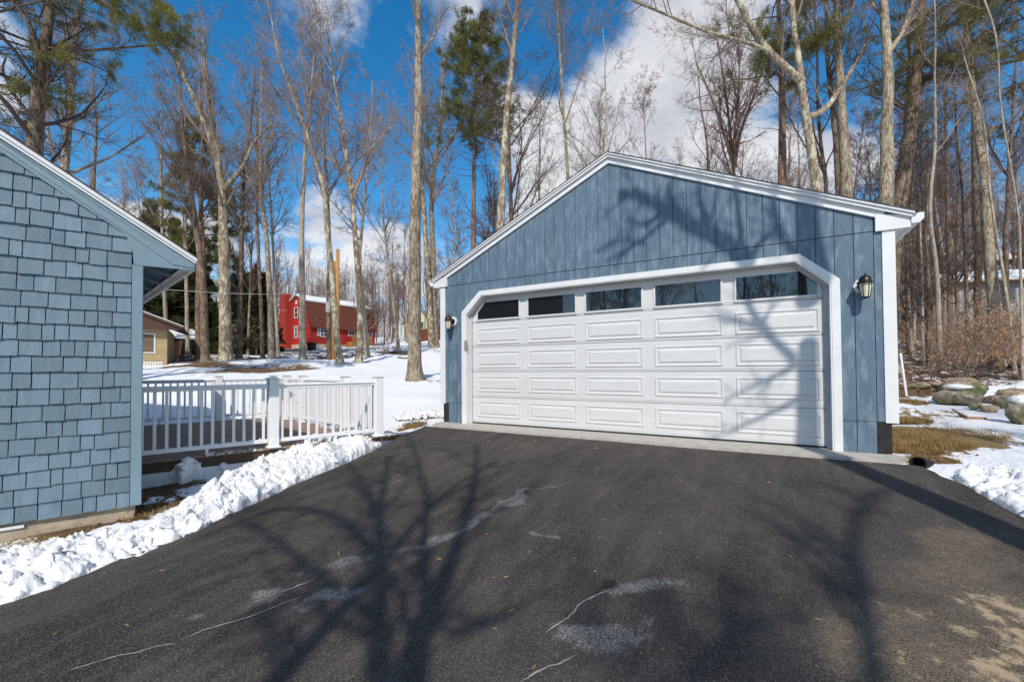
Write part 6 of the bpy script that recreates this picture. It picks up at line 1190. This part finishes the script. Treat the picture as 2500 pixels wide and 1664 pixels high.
m.build('clapboards', M['redwall'], RHo, kind='stuff')
m = MB(); m.prism([(-.06, -1.6), (GW+.06, -1.6), (GW+.06, .88), (-.06, .88)], -.06, ll*.52, lambda u, v, d: RP(d, u, v)); m.build('foundation', M['stonebase'], RHo)
for i, (a, b_) in enumerate(zip(prof[:-1], prof[1:])):
    mm = 'brownroof' if i in (0, 3) else 'snow'; a = (a[0]-(.25 if i == 0 else 0), a[1]-(.55 if i == 0 else 0)); b_ = (b_[0]+(.25 if i == 3 else 0), b_[1]-(.55 if i == 3 else 0))
    quadbox(MB(), [RP(-.25, a[0], a[1]+.02), RP(ll+.25, a[0], a[1]+.02), RP(ll+.25, b_[0], b_[1]+.02), RP(-.25, b_[0], b_[1]+.02)], -.14 if False else .1).build('roof', M[mm], RHo)
m = MB(); m.prism([(1.0, zt+2.78), (1.25, zt+2.95), (1.25, zt+3.12), (.98, zt+2.98)], -.25, ll+.25, lambda u, v, d: RP(d, u, v)); m.build('roof_snow', M['snow'], RHo)
m = MB(); m.prism([(GW-1.9, -1.5), (GW+.1, -1.5), (GW-.1, zt+1), (GW-.3, zt+4.0), (GW-1.5, zt+4.0), (GW-1.6, zt+1)], -.75, -.01, lambda u, v, d: RP(d, u, v)); m.build('chimney', M['redbrick'], RHo)
def rwin(side, a, z, w_, h_, grid=(2, 2), shut=False):
    f = (lambda u, v, d: RP(u, -d, v)) if side == 'l' else (lambda u, v, d: RP(-d, u, v)); fr = MB(); t_ = .09
    fr.prism([(a-t_, z-t_), (a+w_+t_, z-t_), (a+w_+t_, z), (a-t_, z)], .04, .09, f); fr.prism([(a-t_, z+h_), (a+w_+t_, z+h_), (a+w_+t_, z+h_+t_), (a-t_, z+h_+t_)], .04, .09, f); fr.prism([(a-t_, z), (a, z), (a, z+h_), (a-t_, z+h_)], .04, .09, f); fr.prism([(a+w_, z), (a+w_+t_, z), (a+w_+t_, z+h_), (a+w_, z+h_)], .04, .09, f)
    for i in range(1, grid[0]): x = a+w_*i/grid[0]; fr.prism([(x-.025, z), (x+.025, z), (x+.025, z+h_), (x-.025, z+h_)], .045, .07, f)
    for i in range(1, grid[1]): y = z+h_*i/grid[1]; fr.prism([(a, y-.025), (a+w_, y-.025), (a+w_, y+.025), (a, y+.025)], .046, .072, f)
    wn = fr.build('window', M['white'], RHo); MB().prism([(a, z), (a+w_, z), (a+w_, z+h_), (a, z+h_)], .035, .042, f).build('pane', M['winglass'], wn)
    if shut:
        for x in (a-t_-.42, a+w_+t_): MB().prism([(x, z-.05), (x+.42, z-.05), (x+.42, z+h_+.05), (x, z+h_+.05)], .036, .08, f).build('shutter', M['greywall'], wn)
rwin('l', 1.35, 1.88, 1.15, 1.25, (3, 3), True); rwin('l', 5.35, 2.2, .8, 1.1, (2, 2)); rwin('l', 8.55, 1.95, .45, 1.3, (1, 2))
rwin('g', 2.75, 1.8, .66, 1.3, (2, 2)); rwin('g', 2.75, 4.27, .66, 1.25, (1, 2)); 
MB().prism([(2.85, 5.95), (3.2, 5.95), (3.2, 6.4), (2.85, 6.4)], .04, .08, lambda u, v, d: RP(-d, u, v)).build('gable_vent', M['white'], RHo)
f = lambda u, v, d: RP(u, -d, v); m = MB(); m.prism([(2.0, .5), (2.9, .5), (2.9, .8), (2.0, .8)], .07, .1, f); m.build('basement_window', M['winglass'], RHo)
m = MB(); m.prism([(5.0, -.6), (8.3, -.6), (8.3, 1.3), (5.0, 1.3)], .05, 1.2, f); m.build('porch', M['porch'], RHo)
po = MB(); po.prism([(5.0, 2.18), (8.3, 2.18), (8.3, 2.26), (5.0, 2.26)], 1.12, 1.2, f); po.build('porch_rail', M['porch'], RHo)
for k in range(22): MB().prism([(5.02+k*.15, 1.31), (5.10+k*.15, 1.31), (5.10+k*.15, 2.17), (5.02+k*.15, 2.17)], 1.13, 1.17, f).build('porch_slat', M['porch'], RHo)
m = MB(); tb = cam_xy(761, 46.5); tz = gz(tb[0], tb[1]); m.tube([(0, 0, -.1), (0, 0, .15), (0, 0, .75)], [.38, .42, .5], 10); m.tube([(0, 0, .75), (0, 0, .80)], [.54, .54], 10); o_ = m.build('dark_tub', M['gasket'], None, label='dark round tub on the snow before the red house', cat='tub'); o_.location = (tb[0], tb[1], tz)
# tan cabin
A1 = cam_xy(407, 26.5); A0 = A1-5.2*nrmz(RT*np.array([1, 1, 0])*.82+FW*np.array([1, 1, 0])*.57); cu = nrmz(A1-A0); cL = np.linalg.norm(A1-A0); cv_ = np.array([-cu[1], cu[0], 0]); CO = np.array([A0[0], A0[1], 1.2]); CB = empty('tan_cabin', tuple(CO), label='tan log-sided cabin with brown gable behind the deck', cat='house')
def CP(u, v, d): return cu*u+cv_*d+np.array([0, 0, v])
zt2 = 3.72-1.2
m = MB(); m.prism([(-2, -.8), (cL, -.8), (cL, zt2), (-2, zt2)], 0, 5.5, CP); m.build('wall', M['tanlog'], CB)
for k in range(14): MB().prism([(-2, -.02+k*.18), (cL+.02, -.02+k*.18), (cL+.02, .15+k*.18), (-2, .15+k*.18)], -.035-(.0), -.001, CP).build('log_board', M['tanlog'], CB)
m = MB(); rz_ = zt2+.02; m.prism([(-5, rz_), (cL+.7, rz_-.12), (cL+.72, rz_-.0), (cL-6.2, rz_+2.9), (-5, rz_+2.9)], -.5, -.36, CP); m.build('gable_boards', M['brownboard'], CB)
m = MB(); m.prism([(cL-6.2, rz_+2.9), (cL+.8, rz_-.05), (cL+.85, rz_+.08), (cL-6.2, rz_+3.05)], -.62, 5.8, CP); m.build('roof', M['brownboard'], CB)
m = MB(); m.prism([(cL-6.2, rz_+3.06), (cL+.85, rz_+.085), (cL+.86, rz_+.13), (cL-6.2, rz_+3.12)], -.63, -.5, CP); m.build('roof_trim', M['white'], CB)
wu = 3.55+.0; wx1 = cL-.62; wx0 = wx1-1.05; 
m = MB(); m.prism([(wx0-.09, .98), (wx1+.09, .98), (wx1+.09, 2.2), (wx0-.09, 2.2)], -.07, -.036, CP); wn = m.build('window', M['white'], CB); MB().prism([(wx0, 1.06), (wx1, 1.06), (wx1, 2.12), (wx0, 2.12)], -.085, -.071, CP).build('screen', M['screen'], wn)
m = MB(); m.prism([(-2, .38), (cL-.1, .38), (cL-.1, .44), (-2, .44)], -1.05, -1.0, CP); m.build('porch_rail', M['white'], CB)
for k in range(26): MB().prism([(cL-.2-k*.13, -.1), (cL-.14-k*.13, -.1), (cL-.14-k*.13, .379), (cL-.2-k*.13, .379)], -1.04, -1.01, CP).build('picket', M['white'], CB)
# dark shed with snow on the roof
s0 = cam_xy(427, 34); s1 = cam_xy(486, 35.5); su = nrmz(s1-s0); sL = np.linalg.norm(s1-s0); sv2 = np.array([-su[1], su[0], 0]); sz = gz(s0[0], s0[1])-.75; SH = empty('dark_shed', (s0[0], s0[1], sz), label='dark open shed with snow on its roof behind the tan cabin', cat='shed')
def SPt(u, v, d): return su*u+sv2*d+np.array([0, 0, v])
m = MB(); m.prism([(-.2, -.5), (0, -.5), (0, 2.3), (-.2, 2.3)], 0, 3.5, SPt); m.prism([(sL, -.5), (sL+.2, -.5), (sL+.2, 2.3), (sL, 2.3)], 0, 3.5, SPt); m.prism([(0, -.5), (sL, -.5), (sL, 2.3), (0, 2.3)], 3.3, 3.5, SPt); m.build('wall', M['brownboard'], SH)
m = MB(); m.add([SPt(-.5, 2.25, -.5), SPt(sL+.5, 2.25, -.5), SPt(sL+.5, 3.2, 2.2), SPt(-.5, 3.2, 2.2), SPt(-.5, 2.35, -.5), SPt(sL+.5, 2.35, -.5), SPt(sL+.5, 3.3, 2.2), SPt(-.5, 3.3, 2.2)], [(0, 1, 2, 3), (7, 6, 5, 4), (0, 4, 5, 1), (1, 5, 6, 2), (2, 6, 7, 3), (3, 7, 4, 0)]); m.build('roof', M['snow'], SH)
# cream house and red-brown fence far behind
y0 = cam_xy(1018, 92); yz = gz(y0[0], y0[1]); YH = empty('cream_house', (y0[0], y0[1], yz), label='far cream house with a dark window between the thick trunk and the garage', cat='house')
rt = np.array([RT[0], RT[1], 0]); fw_ = np.array([FW[0], FW[1], 0]); yt = 1.12+(900-790)/1042*92-yz
YP = lambda u, v, d: rt*u+fw_*d+np.array([0, 0, v])
m = MB(); m.prism([(-3, -2), (3.2, -2), (3.2, yt), (1.0, yt+2.6), (-3, yt)], 0, 7, YP); m.build('wall', M['cream'], YH)
m = MB(); m.prism([(-3.4, yt-.2), (1.0, yt+2.75), (3.6, yt-.2), (3.6, yt+.1), (1.0, yt+3.05), (-3.4, yt+.1)], -.3, 7.3, YP); m.build('roof', M['greywall'], YH)
m = MB(); zc_ = 1.12+(900-793)/1042*92-yz; xw = (1030-1018)/1042*92; m.prism([(xw-.35, zc_-.7), (xw+.35, zc_-.7), (xw+.35, zc_+.6), (xw-.35, zc_+.6)], -.06, -.01, YP); m.build('window', M['winglass'], YH)
f0 = cam_xy(1022, 64); f1 = cam_xy(1100, 56); fu = nrmz(f1-f0); fL = np.linalg.norm(f1-f0); fz = gz(f0[0], f0[1]); FE = empty('wood_fence', (f0[0], f0[1], fz), label='red-brown board fence left of the garage in the distance', cat='fence'); k = 0; x = 0
zt3 = 1.12+(900-808)/1042*64-fz
while x < fL:
    zg = gz(f0[0]+fu[0]*x, f0[1]+fu[1]*x)-fz; m = MB(); m.box((x, -.02, zg-.3), (x+.19, .02, zg+1.75+.02*(k % 3)), ax=(np.zeros(3), fu, np.array([-fu[1], fu[0], 0]), np.array([0, 0, 1.]))); m.build('fence_board', M['fence'], FE); x += .205; k += 1
# grey houses in the right woods
def greyhouse(px0, px1, d0, d1, ytop, ybot, label, rise, depth, ridge_px=None, snow='snow', win=True):
    a = cam_xy(px0, d0); b_ = cam_xy(px1, d1); u_ = nrmz(b_-a); L_ = np.linalg.norm(b_-a); v_ = np.array([-u_[1], u_[0], 0]); z1 = 1.12+(891-ytop)/1042*d0; z0 = 1.12+(891-ybot)/1042*d0; O_ = np.array([a[0], a[1], z0]); E_ = empty('grey_house', tuple(O_), label=label, cat='house')
    P_ = lambda u, v, d: u_*u+v_*d+np.array([0, 0, v]); h_ = z1-z0
    m = MB(); m.prism([(0, -3), (depth, -3), (depth, h_), (depth/2, h_+rise), (0, h_)], 0, L_, lambda u, v, d: P_(d, v, u)); m.build('wall', M['greywall'], E_)
    for k in range(int(L_/.4)): MB().prism([(k*.4+.01, -.4), (k*.4+.385, -.4), (k*.4+.385, h_-.02), (k*.4+.01, h_-.02)], -.03, -.001, P_).build('wall_board', M['greywall'], E_)
    for s_ in (0, 1):
        A = [(-.6, h_-.25), (depth/2, h_+rise+.05)] if s_ == 0 else [(depth+.6, h_-.25), (depth/2, h_+rise+.05)]; pts = [P_(-.5, A[0][1], A[0][0]), P_(L_+.5, A[0][1], A[0][0]), P_(L_+.5, A[1][1], A[1][0]), P_(-.5, A[1][1], A[1][0])]; up_ = np.array([0, 0, .12]); m = MB(); m.add(pts+[p+up_ for p in pts], [(0, 1, 2, 3), (7, 6, 5, 4), (0, 4, 5, 1), (1, 5, 6, 2), (2, 6, 7, 3), (3, 7, 4, 0)]); m.build('roof', M['porch'], E_)
        m = MB(); m.add([p+up_ for p in pts]+[p+up_*1.7 for p in pts], [(0, 1, 2, 3), (7, 6, 5, 4), (0, 4, 5, 1), (1, 5, 6, 2), (2, 6, 7, 3), (3, 7, 4, 0)]); m.build('roof_snow', M['snow'], E_)
    if win:
        for (x, w_) in ((L_*.52, 1.0), (L_*.8, .8)): MB().prism([(x, h_*.45), (x+w_, h_*.45), (x+w_, h_*.85), (x, h_*.85)], -.06, -.031, P_).build('window', M['winglass'], E_)
greyhouse(2325, 2560, 36, 34.5, 686, 792, 'pale grey shed-like house with snowy roof in the right woods', 1.0, 5.5)
greyhouse(2330, 2480, 57, 55, 640, 700, 'upper grey house with snowy roof further up the wooded hill', 2.0, 8, win=False)
# ------------------------------------------------------------------ utility poles and wire
def pole(px, dd_, top_y, w_, label, box=False):
    g0 = gpt(px, dd_); tp_ = at(px*K_, top_y*K_, dd_); h_ = tp_[2]-g0[2]; r_ = w_*K_/2*dd_/1042; E_ = empty('utility_pole', tuple(g0), label=label, cat='utility pole'); m = MB(); m.tube([(0, 0, -.3), (0, 0, h_*.5), (-.0, 0, h_)], [r_, r_*.92, r_*.84], 12); m.build('shaft', M['pole'], E_, smooth=True)
    if box: zb = at(px*K_, 748, dd_)[2]-g0[2]; m = MB(); q = -rt*.30; m.box((-.16, -.12, zb-.35), (.12, .12, zb+.3), ax=(q, rt, fw_, np.array([0, 0, 1.])), ch=.02); m.build('meter_box', M['greywall'], E_); m = MB(); m.box((-.1, -.1, zb+.32), (.1, .1, zb+.55), ax=(q*.6, rt, fw_, np.array([0, 0, 1.]))); m.build('insulator', M['grey'], E_)
    return g0+np.array([0, 0, h_])
tA = pole(768, 26.5, 600, 9.5, 'honey-coloured utility pole with a grey box standing before the red house', True)
tB = pole(777, 33, 572, 9, 'second honey-coloured pole just behind and above the first')
def wire(pts, r_, label):
    out_ = []
    for a, b_ in zip(pts[:-1], pts[1:]):
        for i in range(13): t_ = i/12; p = a*(1-t_)+b_*t_; p = p-np.array([0, 0, .25*4*t_*(1-t_)]); out_.append(p)
    c_ = out_[0]; m = MB(); m.tube([p-c_ for p in out_], r_, 5); o_ = m.build('overhead_wire', M['wire'], None, label=label, cat='wire'); o_.location = tuple(c_)
pA = at(806, 711, 26.4)
wire([at(250, 692, 13.5), pA], .012, 'pale overhead wire from the shingled house to the utility pole')
wire([at(330, 728, 40), at(700, 758, 50)], .02, 'thin overhead wire reaching the red house chimney')
